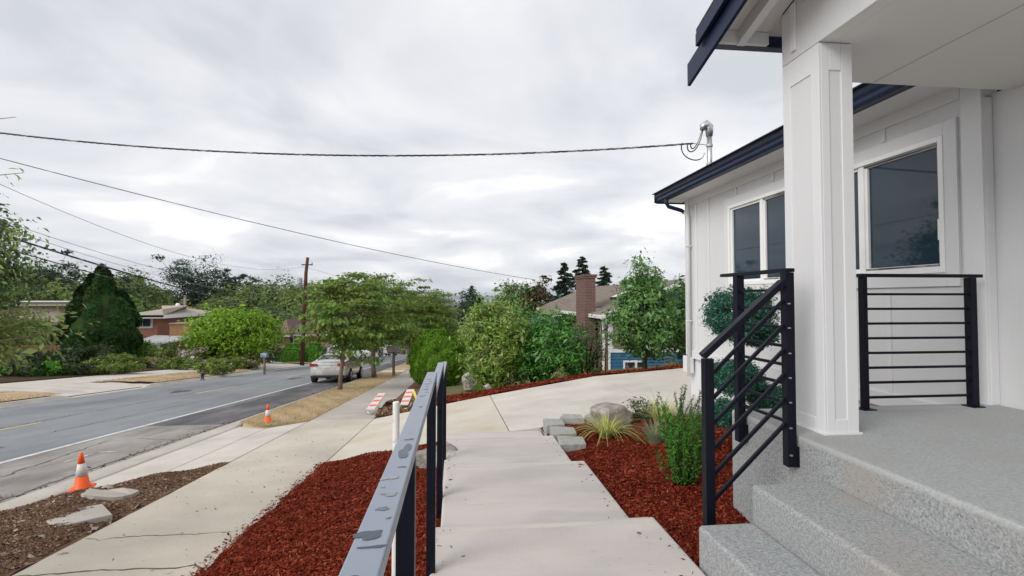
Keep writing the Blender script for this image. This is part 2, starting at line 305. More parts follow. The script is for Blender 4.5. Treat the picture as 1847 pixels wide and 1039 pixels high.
LM['laurel'] = leafmat('yellow_green_laurel_leaf', [(0.071, 0.174, 0.025), (0.128, 0.261, 0.035), (0.217, 0.348, 0.050), (0.306, 0.420, 0.070)], .25, .32, .45, patch=(.27, .34, .08), pscale=1.3)
LM['rhodo'] = leafmat('rhododendron_leaf', [(0.031, 0.126, 0.022), (0.055, 0.180, 0.030), (0.094, 0.288, 0.036), (0.140, 0.360, 0.048)], .25, .35, .45)
LM['magn'] = leafmat('magnolia_leaf', [(0.049, 0.136, 0.036), (0.081, 0.201, 0.048), (0.130, 0.274, 0.066), (0.194, 0.311, 0.084)], .22, .32, .45)
LM['globe'] = leafmat('globe_shrub_leaf', [(0.057, 0.140, 0.008), (0.095, 0.207, 0.012), (0.150, 0.281, 0.015)], .2, .6, .2)
LM['hedge'] = leafmat('hedge_leaf', [(0.050, 0.168, 0.017), (0.084, 0.252, 0.022), (0.151, 0.353, 0.033)], .2, .6, .2)
LM['darkhedge'] = leafmat('dark_hedge_leaf', [(0.028, 0.063, 0.023), (0.049, 0.084, 0.033), (0.070, 0.077, 0.039)], .2, .6, .2)
LM['upright'] = leafmat('upright_shrub_leaf', [(0.038, 0.140, 0.018), (0.068, 0.224, 0.020), (0.120, 0.322, 0.030), (0.045, 0.126, 0.040)], .25, .5, .3)
LM['plume'] = leafmat('plume_leaf', [(0.060, 0.117, 0.050), (0.102, 0.169, 0.066), (0.144, 0.208, 0.077)], .2, .5, .3)
LM['topiary'] = leafmat('topiary_needles', [(0.020, 0.084, 0.058), (0.036, 0.134, 0.092), (0.065, 0.193, 0.131)], .15, .55, .25)
LM['sedge'] = leafmat('variegated_sedge_blade', [(0.456, 0.480, 0.120), (0.660, 0.672, 0.260), (0.336, 0.396, 0.080)], .3, .5, .3)
LM['greygrass'] = leafmat('grey_grass_blade', [(0.264, 0.324, 0.192), (0.384, 0.432, 0.288), (0.192, 0.240, 0.120)], .3, .6, .2)
LM['pale'] = leafmat('pale_shrub_leaf', [(.30, .28, .10), (.36, .34, .17), (.2, .22, .08)], .3, .6, .2)
LM['near'] = leafmat('pale_green_tree_leaf', [(0.217, 0.350, 0.094), (0.362, 0.514, 0.149), (0.507, 0.677, 0.205), (0.290, 0.397, 0.130)], .35, .5, .3, patch=(.16, .18, .06), pscale=.8)
LM['garden'] = leafmat('garden_plant_leaf', [(0.075, 0.164, 0.029), (0.152, 0.255, 0.043), (0.270, 0.328, 0.086), (0.135, 0.127, 0.043)], .25, .6, .2)
LM['flower'] = leafmat('white_flower', [(.6, .52, .5), (.5, .38, .38)], .2, .7, .1)
# ------------------------------------------------------------------ foliage
def unit(v): return v / np.maximum(np.linalg.norm(v, axis=-1, keepdims=True), 1e-6)
def leaves(P, Nn, A, Ls, Ws, fold=.25):
    """diamond leaves: centre P, normal Nn, long axis A"""
    A = unit(A - Nn * np.sum(A * Nn, -1, keepdims=True)); B = np.cross(Nn, A)
    Ls = np.asarray(Ls)[:, None] / 2; Ws = np.asarray(Ws)[:, None] / 2
    V = np.stack([P - A * Ls, P + B * Ws + Nn * Ws * fold + A * Ls * .1, P + A * Ls - Nn * Ls * .12, P - B * Ws + Nn * Ws * fold + A * Ls * .1], 1).reshape(-1, 3)
    return V, np.arange(len(V)).reshape(-1, 4)
def foliage(name, parent, mat, P, O, size, rng, aspect=.5, up=.5, droop=.2, rnd=.6, svar=.35):
    n = len(P); O = unit(O)
    Nn = unit(O * 1.0 + np.array([0, 0, up]) + rng.normal(0, rnd, (n, 3)))
    A = rng.normal(0, 1, (n, 3)) + O * .8 - np.array([0, 0, droop])
    s = size * np.exp(rng.normal(0, svar, n))
    V, Fc = leaves(P, Nn, unit(A), s, s * aspect)
    return npmesh(name, V, Fc, mat, parent)
def clumps(rng, c, r, n, k, cr, flat=.6, shell=.55, lump=.15, zmin=-9, cone=0., egg=0.):
    """n clumps of k leaves inside an ellipsoid; returns points, outward dirs, clump centres"""
    d = unit(rng.normal(0, 1, (n, 3))); rad = shell + (1 - shell) * rng.random(n) ** .6
    rad = rad * (1 + rng.normal(0, lump, n)); q = d * rad[:, None]
    if cone: w = np.clip(1 - cone * (q[:, 2] + 1) / 2, .05, 1); q[:, 0] *= w; q[:, 1] *= w
    if egg: w = 1 + egg * q[:, 2]; q[:, 0] *= w; q[:, 1] *= w
    q[:, 2] = np.maximum(q[:, 2], zmin)
    C = np.array(c) + q * np.array(r)
    P = C[:, None] + rng.normal(0, 1, (n, k, 3)) * np.array([1, 1, flat]) * cr * (.6 + .8 * rng.random((n, 1, 1)))
    O = unit((P - C[:, None])) * .7 + unit(q)[:, None] * .8
    return P.reshape(-1, 3), O.reshape(-1, 3), C
def limbs(mb, rng, base, top, r0, targets, n=14, fork=.45, r1=None, bend=.03, sides=7):
    base = Vector(base); top = Vector(top); pts = []; rr = []
    j = [Vector((rng.normal(0, bend), rng.normal(0, bend), 0)) for _ in range(5)]
    for i in range(7):
        t = i / 6; p = base.lerp(top, t)
        if 0 < i < 6: p += j[i - 1] * (top - base).length * .3
        pts.append(p); rr.append(r0 * (1.25 if i == 0 else 1) * (1 - .72 * t))
    mb.tube(pts, rr, sides)
    idx = rng.choice(len(targets), min(n, len(targets)), replace=False)
    for q in idx:
        tg = Vector(targets[q]); t = fork + (1 - fork) * .8 * rng.random(); f = t * 6; i = int(f); a = pts[i].lerp(pts[min(i + 1, 6)], f - i)
        m = a.lerp(tg, .5) + Vector((rng.normal(0, .05), rng.normal(0, .05), .12)) * (tg - a).length
        rad = r0 * (1 - .7 * t) * .55
        mb.tube([a, a.lerp(m, .5) + Vector((0, 0, .03)), m, tg], [rad, rad * .75, rad * .5, rad * .15], 5)
def tree(name, label, cat, base, h, rx, ry, mat, bark='bark', trunk_r=.08, crown_lo=.3, ncl=120, k=50, cr=.25, leaf=.1, aspect=.5, flat=.6, shell=.5, lump=.15, seed=0, group=None, cone=0., egg=0., up=.5, droop=.2, nl=14, shape=None, lean=(0, 0)):
    rng = np.random.default_rng(seed); b = np.array(base, float); t = thing(name, label, cat, base, group)
    zc_ = b[2] + h * (1 + crown_lo) / 2; rz = h * (1 - crown_lo) / 2
    P, O, C = clumps(rng, (b[0] + lean[0], b[1] + lean[1], zc_), (rx, ry, rz), ncl, k, cr, flat, shell, lump, cone=cone, egg=egg)
    mb = MB(); limbs(mb, rng, (b[0], b[1], b[2] - .1), (b[0] + lean[0] * .25, b[1] + lean[1], b[2] + h * .85), trunk_r, C, nl, fork=max(.25, crown_lo * .9)); mb.build('trunk', M[bark], t, smooth=True)
    foliage('crown', t, mat, P, O, leaf, rng, aspect, up, droop)
    return t
def conifer(name, label, base, h, r, mat, seed=0, n=3500, bark='barkd', group=None, lo=.08, whorls=22, leaf=.3, irr=.25):
    rng = np.random.default_rng(seed); t = thing(name, label, 'conifer', base, group); b = Vector(base)
    MB().tube([b + Vector((0, 0, -.2)), b + Vector((0, 0, h * .5)), b + Vector((0, 0, h))], [h * .018, h * .01, .01], 6).build('trunk', M[bark], t, smooth=True)
    nb = whorls * 7; tt = np.repeat(lo + (1 - lo) * (np.arange(whorls) / whorls) ** .9, 7) + rng.normal(0, .008, nb); az = rng.random(nb) * 2 * PI
    ln = r * np.clip(1.02 - tt, .02, 1) ** .85 * (1 + rng.normal(0, irr, nb)).clip(.3, 1.6); k = n // nb
    s = rng.random((nb, k)) ** .75; rad = ln[:, None] * s
    zz = b.z + h * tt[:, None] - rad * .28 + s ** 2 * ln[:, None] * .12 + rng.normal(0, .06, (nb, k)) * ln[:, None]
    a2 = az[:, None] + rng.normal(0, .16, (nb, k)) * (1.2 - s)
    P = np.stack([b.x + np.cos(a2) * rad, b.y + np.sin(a2) * rad, zz], -1).reshape(-1, 3)
    O = np.stack([np.cos(a2), np.sin(a2), -.35 * np.ones_like(a2)], -1).reshape(-1, 3)
    Nn = unit(np.array([0, 0, 1]) + rng.normal(0, .5, P.shape)); sz = leaf * np.exp(rng.normal(0, .3, len(P)))
    V, Fc = leaves(P, Nn, O + rng.normal(0, .35, P.shape), sz, sz * .38, .1)
    npmesh('crown', V, Fc, mat, t); return t
def shrub(name, label, cat, base, rx, ry, h, mat, seed=0, ncl=60, k=60, cr=.14, leaf=.1, aspect=.42, shell=.6, group=None, lump=.14, flat=.8, up=.4, egg=0., stems=8, lo=.02, droop=.1):
    rng = np.random.default_rng(seed); t = thing(name, label, cat, base, group); b = np.array(base, float)
    P, O, C = clumps(rng, (b[0], b[1], b[2] + h * (.5 + lo / 2)), (rx, ry, h * .5 * (1 - lo)), ncl, k, cr, flat, shell, lump, egg=egg)
    keep = P[:, 2] > b[2] + .01; P = P[keep]; O = O[keep]
    mb = MB()
    for i in range(stems):
        q = C[rng.integers(len(C))]; a = Vector(b) + Vector((rng.normal(0, rx * .1), rng.normal(0, ry * .1), -.05)); tg = Vector(q)
        mb.tube([a, a.lerp(tg, .5) + Vector((0, 0, .1 * h)), tg], [.02 + .01 * h, .014 + .006 * h, .004], 5)
    mb.build('stem', M['barkd'], t, smooth=True); foliage('foliage', t, mat, P, O, leaf, rng, aspect, up, droop); return t
def blades(name, mat, parent, bases, L, lean, rng, w=.006, seg=4, droop=.5, az=None):
    """arching strap blades"""
    n = len(bases); a = rng.random(n) * 2 * PI if az is None else az; Ls = L * np.exp(rng.normal(0, .22, n)); ln = lean * (.4 + rng.random(n))
    t = np.linspace(0, 1, seg + 1); d = np.stack([np.cos(a), np.sin(a)], -1); sd = np.stack([-np.sin(a), np.cos(a)], -1)
    r = Ls[:, None] * ln[:, None] * t[None] ** 1.4; z = Ls[:, None] * (t[None] - droop * ln[:, None] * t[None] ** 2.5)
    P = np.zeros((n, seg + 1, 3)); P[..., :2] = bases[:, None, :2] + d[:, None] * r[..., None]; P[..., 2] = bases[:, None, 2] + z
    wv = np.zeros((n, seg + 1, 3)); wv[..., :2] = sd[:, None] * (w * (1 - .85 * t))[None, :, None]
    V = np.stack([P - wv, P + wv], 2).reshape(n, -1, 3); base = (np.arange(n) * 2 * (seg + 1))[:, None]
    i = np.arange(seg)[None] * 2; Fc = np.stack([base + i, base + i + 1, base + i + 3, base + i + 2], -1).reshape(-1, 4)
    return npmesh(name, V.reshape(-1, 3), Fc, mat, parent)
def scatter(name, mat, P, size, rng, aspect=.35, thick=.25, tilt=.5):
    """loose flakes / chips lying on a surface: bent quads"""
    n = len(P); Nn = unit(np.array([0, 0, 1]) + rng.normal(0, tilt, (n, 3))); A = rng.normal(0, 1, (n, 3)); s = size * np.exp(rng.normal(0, .45, n))
    A = unit(A - Nn * np.sum(A * Nn, -1, keepdims=True)); B = np.cross(Nn, A); a = A * s[:, None] / 2; w = B * (s * aspect * (.6 + .8 * rng.random(n)))[:, None] / 2; u = Nn * (s * thick * .5)[:, None]
    V = np.stack([P - a - w, P - a + w, P + a * 1.0 + w * .6 + u * .3, P + a - w * .7, P - u * 0 - w * 1.0 + u, P + w + u], 1)
    V = np.stack([P - a - w, P - a + w, P + w * 1.1 + u, P - w * 1.1 + u, P + a - w * .7, P + a + w * .6], 1).reshape(-1, 3)
    b = (np.arange(n) * 6)[:, None]; Fc = np.concatenate([b + np.array([0, 1, 2, 3]), b + np.array([3, 2, 5, 4])], 1).reshape(-1, 4)
    return npmesh(name, V, Fc, mat)
#PART2
# ================================================================== SETTING
ys = list(np.arange(-12, 30, 1.5)) + list(np.arange(30, 130, 5)) + list(np.arange(130, 440, 15)) + [480, 540, 620, 720, 850, 1000, 1250, 1600, 2200, 3000, 4500, 7000, 11000, 16000]
xs = [-16000, -8000, -4000, -2000, -1000, -600, -400, -250, -180, -130, -100, -80, -60, -50, -40, -33, -28, -24, -21, -18.7, -16.5, -15, -13.9, -13.6, -9, -5.3, -4.6, -4, -3.2, -1.86, -1.5, 0, 2, 4, 6, 8, 9.5, 11, 13, 16, 20, 25, 32, 40, 55, 80, 110, 160, 250, 400, 700, 1200, 2500, 5000, 9000, 16000]
def gz(X, Y):
    Z = ground(X, Y)
    Z = np.where((X > -13.7) & (X < -3.19), gs(Y) - .3, Z)
    Z = np.where((X > -16.4) & (X < -13.7) & (Y < 240), ground(X, Y) - .2, Z)
    Z = np.where((X > -1.9) & (X < 10) & (Y < 11.5), gs(Y) - .35, Z)
    return Z - .03
o = structure(grid('ground', xs, [y for y in ys if y <= 440], gz, M['ground']))
structure(grid('far_terrain', [-16000, -9000, -5000, -3000, -1500, -800, -400, -250, -130, -60, -20, 0, 20, 60, 130, 250, 400, 800, 1500, 3000, 6000, 10000, 16000], [440] + [y for y in ys if y > 440], lambda X, Y: np.where(Y > 10500, -103, ground(X, Y) - .03), M['farground']))
zw = -100.
structure(grid('water', [-60000, -20000, 0, 20000, 60000], [10800, 20000, 34000], lambda X, Y: zw + 0 * X, M['water']))
rng = np.random.default_rng(5)
hx = np.arange(-52000, 60001, 1000.); hz = 150 + 130 * np.interp(np.arange(len(hx)), np.arange(0, len(hx), 5), rng.random(len(range(0, len(hx), 5)))) + rng.normal(0, 14, len(hx))
structure(grid('hills', hx, [33000, 34500, 36000, 39000], lambda X, Y: np.where(Y < 33500, zw - 5, np.where(Y < 35000, zw + .45 * (hz[None, :] + 100), np.where(Y < 37000, hz[None, :], zw))), M['farground']))
RY = [y for y in ys if y < 560]
def strip(name, x0, x1, y0, y1, dz, mat, parent=None, step=3., zf=None):
    yy = sorted(set([y0, y1] + [y for y in RY if y0 < y < y1]))
    return grid(name, [x0, x1], yy, zf or (lambda X, Y: gs(Y) + dz), mat, parent, smooth=False)
road = structure(strip('road', -13.75, -7.0, -12, 540, -.12, M['asphalt']))
structure(strip('parking_lane', -7.0, -5.2, -12, 12.6, -.12, M['asphalt_worn']))
structure(strip('parking_lane_repaved', -7.0, -5.2, 12.6, 300, -.12, M['asphalt_dark']))
o = strip('edge_line', -7.14, -7.03, -12, 260, -.116, M['paintw'], road)
for y0, y1 in [(-1.2, 2.4), (10.0, 13.7), (21.2, 24.8), (32, 35.6), (43, 46.6), (54, 57.6), (65, 68.6), (76, 79.6), (87, 90.6), (98, 101.6)]:
    strip('center_dash', -10.06, -9.95, y0, y1, -.116, M['painty'], road)
def acrack(pts, seed, w=.012):
    rg = np.random.default_rng(seed); q = []
    for (a, b), (c, d) in zip(pts[:-1], pts[1:]):
        k = max(3, int(math.hypot(c - a, d - b) / .12)); q += [(a + (c - a) * i / k + rg.normal(0, .018), b + (d - b) * i / k) for i in range(k)]
    v = []
    for x, y in q: ww = w * (.4 + rg.random()); v += [(x - ww, y - ww * .5, float(gs(y)) - .1155), (x + ww, y + ww * .5, float(gs(y)) - .1155)]
    MB().add(v, [(2 * i, 2 * i + 1, 2 * i + 3, 2 * i + 2) for i in range(len(q) - 1)]).build('crack', M['asphalt_dark'], road)
acrack([(-5.25, 3), (-5.35, 9), (-5.24, 16)], 1, .02); acrack([(-6.6, 5), (-6.3, 8), (-6.7, 11)], 2); acrack([(-7.1, 10.4), (-6.2, 10.9), (-5.3, 10.6)], 3); acrack([(-10.2, 12), (-10.3, 30)], 4, .015); acrack([(-13.5, 24), (-9, 24.6), (-7.2, 24.1)], 5); acrack([(-8.6, 12), (-8.4, 19)], 6, .01); acrack([(-11.9, 18), (-12.1, 34)], 7, .014)
# patches and marks on the asphalt
rng = np.random.default_rng(3)
def blob(name, cx, cy, rx, ry, zf, mat, parent, n=22, jag=.3, rng=rng, th=0):
    a = np.linspace(0, 2 * PI, n, endpoint=False); r = 1 + rng.normal(0, jag, n); r = (r + np.roll(r, 1)) / 2
    poly = [(cx + rx * r[i] * math.cos(a[i]), cy + ry * r[i] * math.sin(a[i])) for i in range(n)]
    if th: return MB().prism(poly, lambda x, y: zf(x, y) - .01, lambda x, y: zf(x, y) + th).build(name, mat, parent)
    return MB().add([(x, y, zf(x, y)) for x, y in poly], [tuple(range(n))]).build(name, mat, parent)
for cx, cy, rx, ry in [(-11.2, 22.5, .28, .8), (-8.3, 9, .25, 1.1), (-9.0, 30, .3, 1.2)]:
    blob('asphalt_patch', cx, cy, rx, ry, lambda x, y: float(gs(y)) - .1165, M['asphalt_dark'], road)
for cx, cy, rx, ry in [(-6.1, 9.2, .025, .3), (-5.95, 9.6, .12, .03)]:
    blob('chalk_mark', cx, cy, rx, ry, lambda x, y: float(gs(y)) - .1155, M['paintw'], None)['kind'] = 'structure'
# ---- kerbs
def kerbx(name, sx, xk, y0, y1, drops, mat):
    """raised kerb + gutter pan as a swept section; sx = +1 when the pavement is on +x"""
    yy = sorted(set([y0, y1] + [y for y in RY if y0 < y < y1] + [v for a, b in drops for v in (a - .6, a, b, b + .6)]))
    V = []; n = len(yy)
    for y in yy:
        d = 1.
        for a, b in drops:
            if a <= y <= b: d = .12
            elif a - .6 < y < a: d = .12 + .88 * (a - y) / .6
            elif b < y < b + .6: d = .12 + .88 * (y - b) / .6
        g = float(gs(y)); h = .12 * d
        for dx_, z in ((0, -.3), (0, -.112), (.28, -.116), (.31, -.12 + h * .9), (.335, -.12 + h + .002), (.46, -.12 + h + .004), (.46, -.3)): V.append((xk + sx * dx_, y, g + z))
    Fq = []
    for i in range(n - 1):
        for k in range(6):
            q = [i * 7 + k, i * 7 + k + 1, (i + 1) * 7 + k + 1, (i + 1) * 7 + k]; Fq.append(q if sx > 0 else q[::-1])
    return structure(npmesh(name, np.array(V), np.array(Fq), mat))
kerbx('kerb', 1, -5.2, -12, 240, [(5.6, 11.9)], M['conc_old'])
kerbx('far_kerb', -1, -13.7, -12, 240, [(20.6, 25.0), (40, 50), (66, 72)], M['conc'])
# ---- near sidewalk : one slab per joint
sw = structure(strip('sidewalk', -3.26, -1.83, -12, 240, -.03, M['dark']))
js = [-12, -7.5, -3.0, 1.5, 7.9, 12.0, 17.2, 22.4, 27.5, 32.6, 37.7, 42.8, 48, 53, 60, 70, 85, 105, 130, 160, 200, 240]
def slab(name, x0, x1, y0, y1, zf, th, mat, parent, gap=.008, nx=2, ny=2, bevel=.006):
    X = np.linspace(x0 + gap, x1 - gap, nx); Y = np.linspace(y0 + gap, y1 - gap, ny); mb = MB(); v = []
    for s_ in (0, -th):
        for y in Y:
            for x in X: v.append((x, y, float(zf(x, y)) + s_))
    m = nx * ny; f = []
    for j in range(ny - 1):
        for i in range(nx - 1):
            a = j * nx + i; f.append((a, a + 1, a + nx + 1, a + nx)); a += m; f.append((a, a + nx, a + nx + 1, a + 1))
    for i in range(nx - 1): f.append((i, i + m, i + m + 1, i + 1)); a = (ny - 1) * nx + i; f.append((a, a + 1, a + 1 + m, a + m))
    for j in range(ny - 1): a = j * nx; f.append((a, a + nx, a + nx + m, a + m)); a = j * nx + nx - 1; f.append((a, a + m, a + nx + m, a + nx))
    mb.add(v, f); return mb.build(name, mat, parent, bevel=bevel)
gsf = lambda x, y: float(gs(y))
for i in range(len(js) - 1):
    m = M['conc_side'] if js[i] < 11.9 else M['conc_old']
    slab('slab', -3.24, -1.84, js[i], js[i + 1], gsf, .05, m, sw)
def crack(x0, x1, y0, amp, seed, w=.007):
    rg = np.random.default_rng(seed); n = 26; X = np.linspace(x0, x1, n); Yc = y0 + np.cumsum(rg.normal(0, amp, n)); mb = MB(); v = []
    for i in range(n):
        ww = w * (.5 + rg.random()); v += [(X[i], Yc[i] - ww, float(gs(Yc[i])) + .003), (X[i], Yc[i] + ww, float(gs(Yc[i])) + .003)]
    mb.add(v, [(2 * i, 2 * i + 2, 2 * i + 3, 2 * i + 1) for i in range(n - 1)]); mb.build('crack', M['dark'], sw)
crack(-3.23, -1.86, 4.15, .02, 1); crack(-3.2, -2.0, 4.9, .02, 2, .004); crack(-3.22, -1.87, 14.6, .02, 4, .005)
# apron between sidewalk and kerb
def apz(x, y): return gsf(x, y) - .095 * max(0, (-3.25 - x) / 1.49)
ap = structure(MB().prism([(-3.25, 7.9), (-4.74, 5.65), (-4.74, 12.05), (-4.0, 11.3), (-3.25, 11.85)], lambda x, y: gsf(x, y) - .4, lambda x, y: apz(x, y) - .03).build('driveway_apron', M['dark']))
structure(strip('strip_soil', -4.74, -3.245, -12, 240, -.135, M['dirt']))
MB().prism([(-3.25, 7.92), (-3.94, 6.87), (-3.94, 11.32), (-3.25, 11.84)], lambda x, y: gsf(x, y) - .1, apz).build('slab', M['conc'], ap, bevel=.006)
MB().prism([(-3.957, 6.85), (-4.735, 5.68), (-4.735, 12.0), (-3.957, 11.33)], lambda x, y: gsf(x, y) - .2, apz).build('slab', M['conc'], ap, bevel=.006)
# ---- driveway
DX = [-1.84, -.12, .8, 3.3, 8, 12]; D0 = [-2.342, -2.06, -1.97, -1.72, -1.53, -1.5]; D1 = [-2.742, -2.42, -2.26, -1.86, -1.52, -1.45]
def dz(x, y):
    a = np.interp(x, DX, D0); b = np.interp(x, DX, D1); t = (y - 7.6) / 4.4; return float(a + (b - a) * t)
dw = structure(MB().add([(-1.84, 7.3, -2.6), (12, 7.5, -1.75), (12, 12.1, -1.75), (-1.84, 12.1, -3.0)], [(0, 1, 2, 3)]).build('driveway', M['dark']))
slab('slab', -1.84, .8, 7.62, 12.0, dz, .25, M['conc_tan'], dw, nx=6, ny=4)
slab('slab', .8, 3.3, 7.62, 12.0, dz, .25, M['conc'], dw, nx=5, ny=4)
slab('slab', 3.3, 8, 7.62, 12.0, dz, .25, M['conc'], dw, nx=6, ny=4)
slab('slab', 8, 12, 7.62, 12.0, dz, .25, M['conc'], dw, nx=3, ny=3)
# ---- stepped path
path = structure(MB().box(-.10, 1.25, -3, 7.5, -2.9, -2.2).build('path', M['dark']))
def tread(x0, x1, y0, y1, zt, zb, name='step'): return MB().box(x0, x1, y0, y1, zb, zt).build(name, M['conc_path'], path, bevel=.018, seg=3)
tread(-.13, 1.27, -3, 3.22, -1.40, -2.2); tread(-.10, 1.262, 3.222, 4.97, -1.59, -2.3); tread(-.12, 1.27, 4.972, 6.62, -1.78, -2.4); tread(-.12, 1.27, 6.622, 7.612, -1.97, -2.5)
MB().box(-.09, 1.25, 4.0, 4.006, -1.594, -1.5892).build('tooled_joint', M['conc_side'], path)
for y, z in ((3.13, -1.4), (4.88, -1.59), (6.53, -1.78)): MB().box(-.10, 1.24, y, y + .05, z - .004, z + .0012).build('nosing', M['conc'], path)
# ---- mulch beds
def pz(y): return -1.42 - .105 * (y - 1)
def bedL(x, y):
    x = np.asarray(x, float); y = np.asarray(y, float); t = (x + 1.84) / 1.72
    return gs(y) + .005 + (pz(y) - gs(y)) * np.clip(t, 0, 1) ** .8 + .012 * np.sin(x * 9 + y * 5) + .01 * np.sin(y * 13 - x * 4)
def bedLedge(x): return 7.55 + (-.12 - x) / 1.72 * .15
yy = np.linspace(-4, 7.45, 60); structure(grid('mulch_bed', np.linspace(-1.84, -.11, 14), yy, bedL, M['mulch']))
structure(MB().add([(-1.84, 7.4, float(bedL(-1.84, 7.4))), (-.1, 7.4, float(bedL(-.1, 7.4))), (-.1, 7.63, dz(-.12, 7.6) - .01), (-1.84, 7.63, dz(-1.84, 7.6) - .01)], [(0, 1, 2, 3)]).build('mulch_bed_edge', M['mulch']))
def bedR(x, y):
    x = np.asarray(x, float); y = np.asarray(y, float)
    pth = np.interp(y, [2, 3.2, 3.3, 4.9, 5.0, 7.2, 7.6], [-1.47, -1.5, -1.62, -1.66, -1.84, -1.90, -1.93])
    hs = np.interp(y, [2, 4, 6, 8.6], [-1.42, -1.5, -1.72, -1.83]); t = np.clip((x - 1.27) / 1.6, 0, 1)
    return pth + (hs - pth) * t ** .7 + .012 * np.sin(x * 8 + y * 6) + .01 * np.sin(y * 12 - x * 5)
structure(grid('mulch_bed_front', np.linspace(1.26, 4.25, 26), np.linspace(2.4, 7.72, 46), bedR, M['mulch']))
def bedF(x, y):
    x = np.asarray(x, float); y = np.asarray(y, float); a = np.interp(x, DX, D1); g = ground(x, y)
    t = np.clip((y - 12.0) / 3.2, 0, 1); return a + .01 + .03 * np.sin(np.clip((y - 12) / 1.4, 0, 1) * PI) + (g + .02 - a) * t ** 1.4 + .015 * np.sin(x * 5 + y * 7)
structure(grid('mulch_strip', np.linspace(-.75, 11, 60), np.linspace(12.0, 15.2, 16), bedF, M['mulch']))
def dirtz(x, y): return gs(np.asarray(y, float)) + .03 + .02 * np.sin(np.asarray(x) * 6) * np.cos(np.asarray(y) * 5)
structure(grid('dirt_patch', np.linspace(-1.83, -.73, 8), np.linspace(12.02, 24, 20), lambda X, Y: np.minimum(dirtz(X, Y), gs(Y) + .02 + (X + 1.84) * .06), M['dirt']))
# mulch chips (real chips on the beds near the eye)
rng = np.random.default_rng(11)
def near_pts(n, x0, x1, y0, y1, zf, pw=1.6):
    y = y0 + (y1 - y0) * rng.random(n) ** pw; x = x0 + (x1 - x0) * rng.random(n); return np.stack([x, y, zf(x, y) + .006], -1)
P = near_pts(150000, -1.86, -.14, .9, 7.6, bedL, 1.35); stuff(scatter('mulch_chips', M['chip'], P, .016, rng))
P = near_pts(130000, 1.29, 4.1, 2.45, 7.62, bedR, 1.3); stuff(scatter('mulch_chips', M['chip'], P, .016, rng))
P = near_pts(40000, -.7, 10, 12.03, 15, bedF, 1.6); stuff(scatter('mulch_chips', M['chip'], P, .03, rng))
P = np.stack([rng.choice([-1.84, -1.86, -1.9], 900) - np.abs(rng.normal(0, .04, 900)), rng.uniform(.9, 7.6, 900), np.zeros(900)], -1); P[:, 2] = gs(P[:, 1]) + .006; stuff(scatter('spilled_mulch_chips', M['chip'], P, .02, rng))
n = 260; x = np.where(rng.random(n) < .6, 1.27 - np.abs(rng.normal(0, .09, n)), -.12 + np.abs(rng.normal(0, .07, n))); y = rng.uniform(1.2, 7.2, n); z = np.select([y < 3.2, y < 4.95, y < 6.6], [-1.4, -1.59, -1.78], -1.97) + .004; stuff(scatter('stray_chips', M['chip'], np.stack([x, y, z], -1), .013, rng))
n = 240; x = rng.uniform(-3.2, -1.9, n); y = 2 + 10 * rng.random(n); stuff(scatter('sidewalk_grit', M['chipd'], np.stack([x, y, gs(y) + .004], -1), .014, rng))
n = 700; x = -5.22 - np.abs(rng.normal(0, .12, n)); y = rng.uniform(4, 26, n); stuff(scatter('gutter_debris', M['chipd'], np.stack([x, y, gs(y) - .115], -1), .028, rng))
# ---- planting strip : dirt (near) and dry grass (beyond the driveway)
def strp(x, y):
    x = np.asarray(x, float); y = np.asarray(y, float); u = np.clip((x + 4.75) / 1.5, 0, 1)
    return gs(y) - .01 + .05 * np.sin(u * PI) + .015 * np.sin(x * 7 + y * 4) + .012 * np.sin(x * 13 - y * 9)
def clipg(name, xs_, ys_, zf, mat, keep):
    X, Y = np.meshgrid(xs_, ys_); Z = zf(X, Y); V = np.stack([X, Y, Z], -1).reshape(-1, 3); nx = len(xs_)
    i = (np.arange(len(ys_) - 1)[:, None] * nx + np.arange(nx - 1)[None]).ravel(); Fc = np.stack([i, i + 1, i + nx + 1, i + nx], -1); c = V[Fc].mean(1)
    return npmesh(name, V, Fc[keep(c[:, 0], c[:, 1])], mat, smooth=True)
nearedge = lambda x: 7.85 + (-3.25 - x) * -1.5 * -1
structure(clipg('dirt_strip', np.linspace(-4.76, -3.23, 40), np.linspace(-6, 7.95, 260), strp, M['dirt'], lambda x, y: y < 7.88 - (-3.25 - x) * 1.5))
P = near_pts(60000, -4.74, -3.26, 2.8, 7.9, strp, 1.2); P = P[P[:, 1] < 7.86 - (-3.25 - P[:, 0]) * 1.5]; stuff(scatter('dirt_clods', M['chipd'], P, .0095, rng, .7, .6, .5)); P = P[rng.choice(len(P), 260)]; stuff(scatter('pebbles', M['pebble'], P, .035, rng, .6, .6, .4))
gy = np.concatenate([np.linspace(11.2, 13, 60), np.linspace(13.05, 30, 80), np.linspace(31, 235, 100)])
structure(clipg('grass_strip', np.linspace(-4.74, -3.25, 40), gy, lambda x, y: gs(y) + .010 * np.sin(np.clip((x + 4.75) / 1.5, 0, 1) * PI) + .006 * np.sin(x * 9 + y * 5) - .13 * np.clip(1 - (y - np.interp(x, [-4.74, -4.0, -3.25], [12.0, 11.28, 11.83])) / .35, 0, 1) * np.clip((-3.3 - x) / .5, 0, 1), M['drygrass'], lambda x, y: y > np.interp(x, [-4.74, -4.0, -3.25], [12.06, 11.31, 11.86])))
n = 60000; y = 11.2 + 26 * rng.random(n) ** 1.5; x = rng.uniform(-4.74, -3.22, n); k = y > np.interp(x, [-4.74, -4.0, -3.25], [12.0, 11.25, 11.8]); x = x[k]; y = y[k]; stuff(blades('dry_grass', M['blade'], None, np.stack([x, y, gs(y) - .005], -1), .045, .8, rng, .004, 2))
for y0, y1 in [(33, 35.3), (52, 55)]: slab('crossing_slab', -4.76, -3.24, y0, y1, lambda x, y: gsf(x, y) + .035, .1, M['conc'], sw)
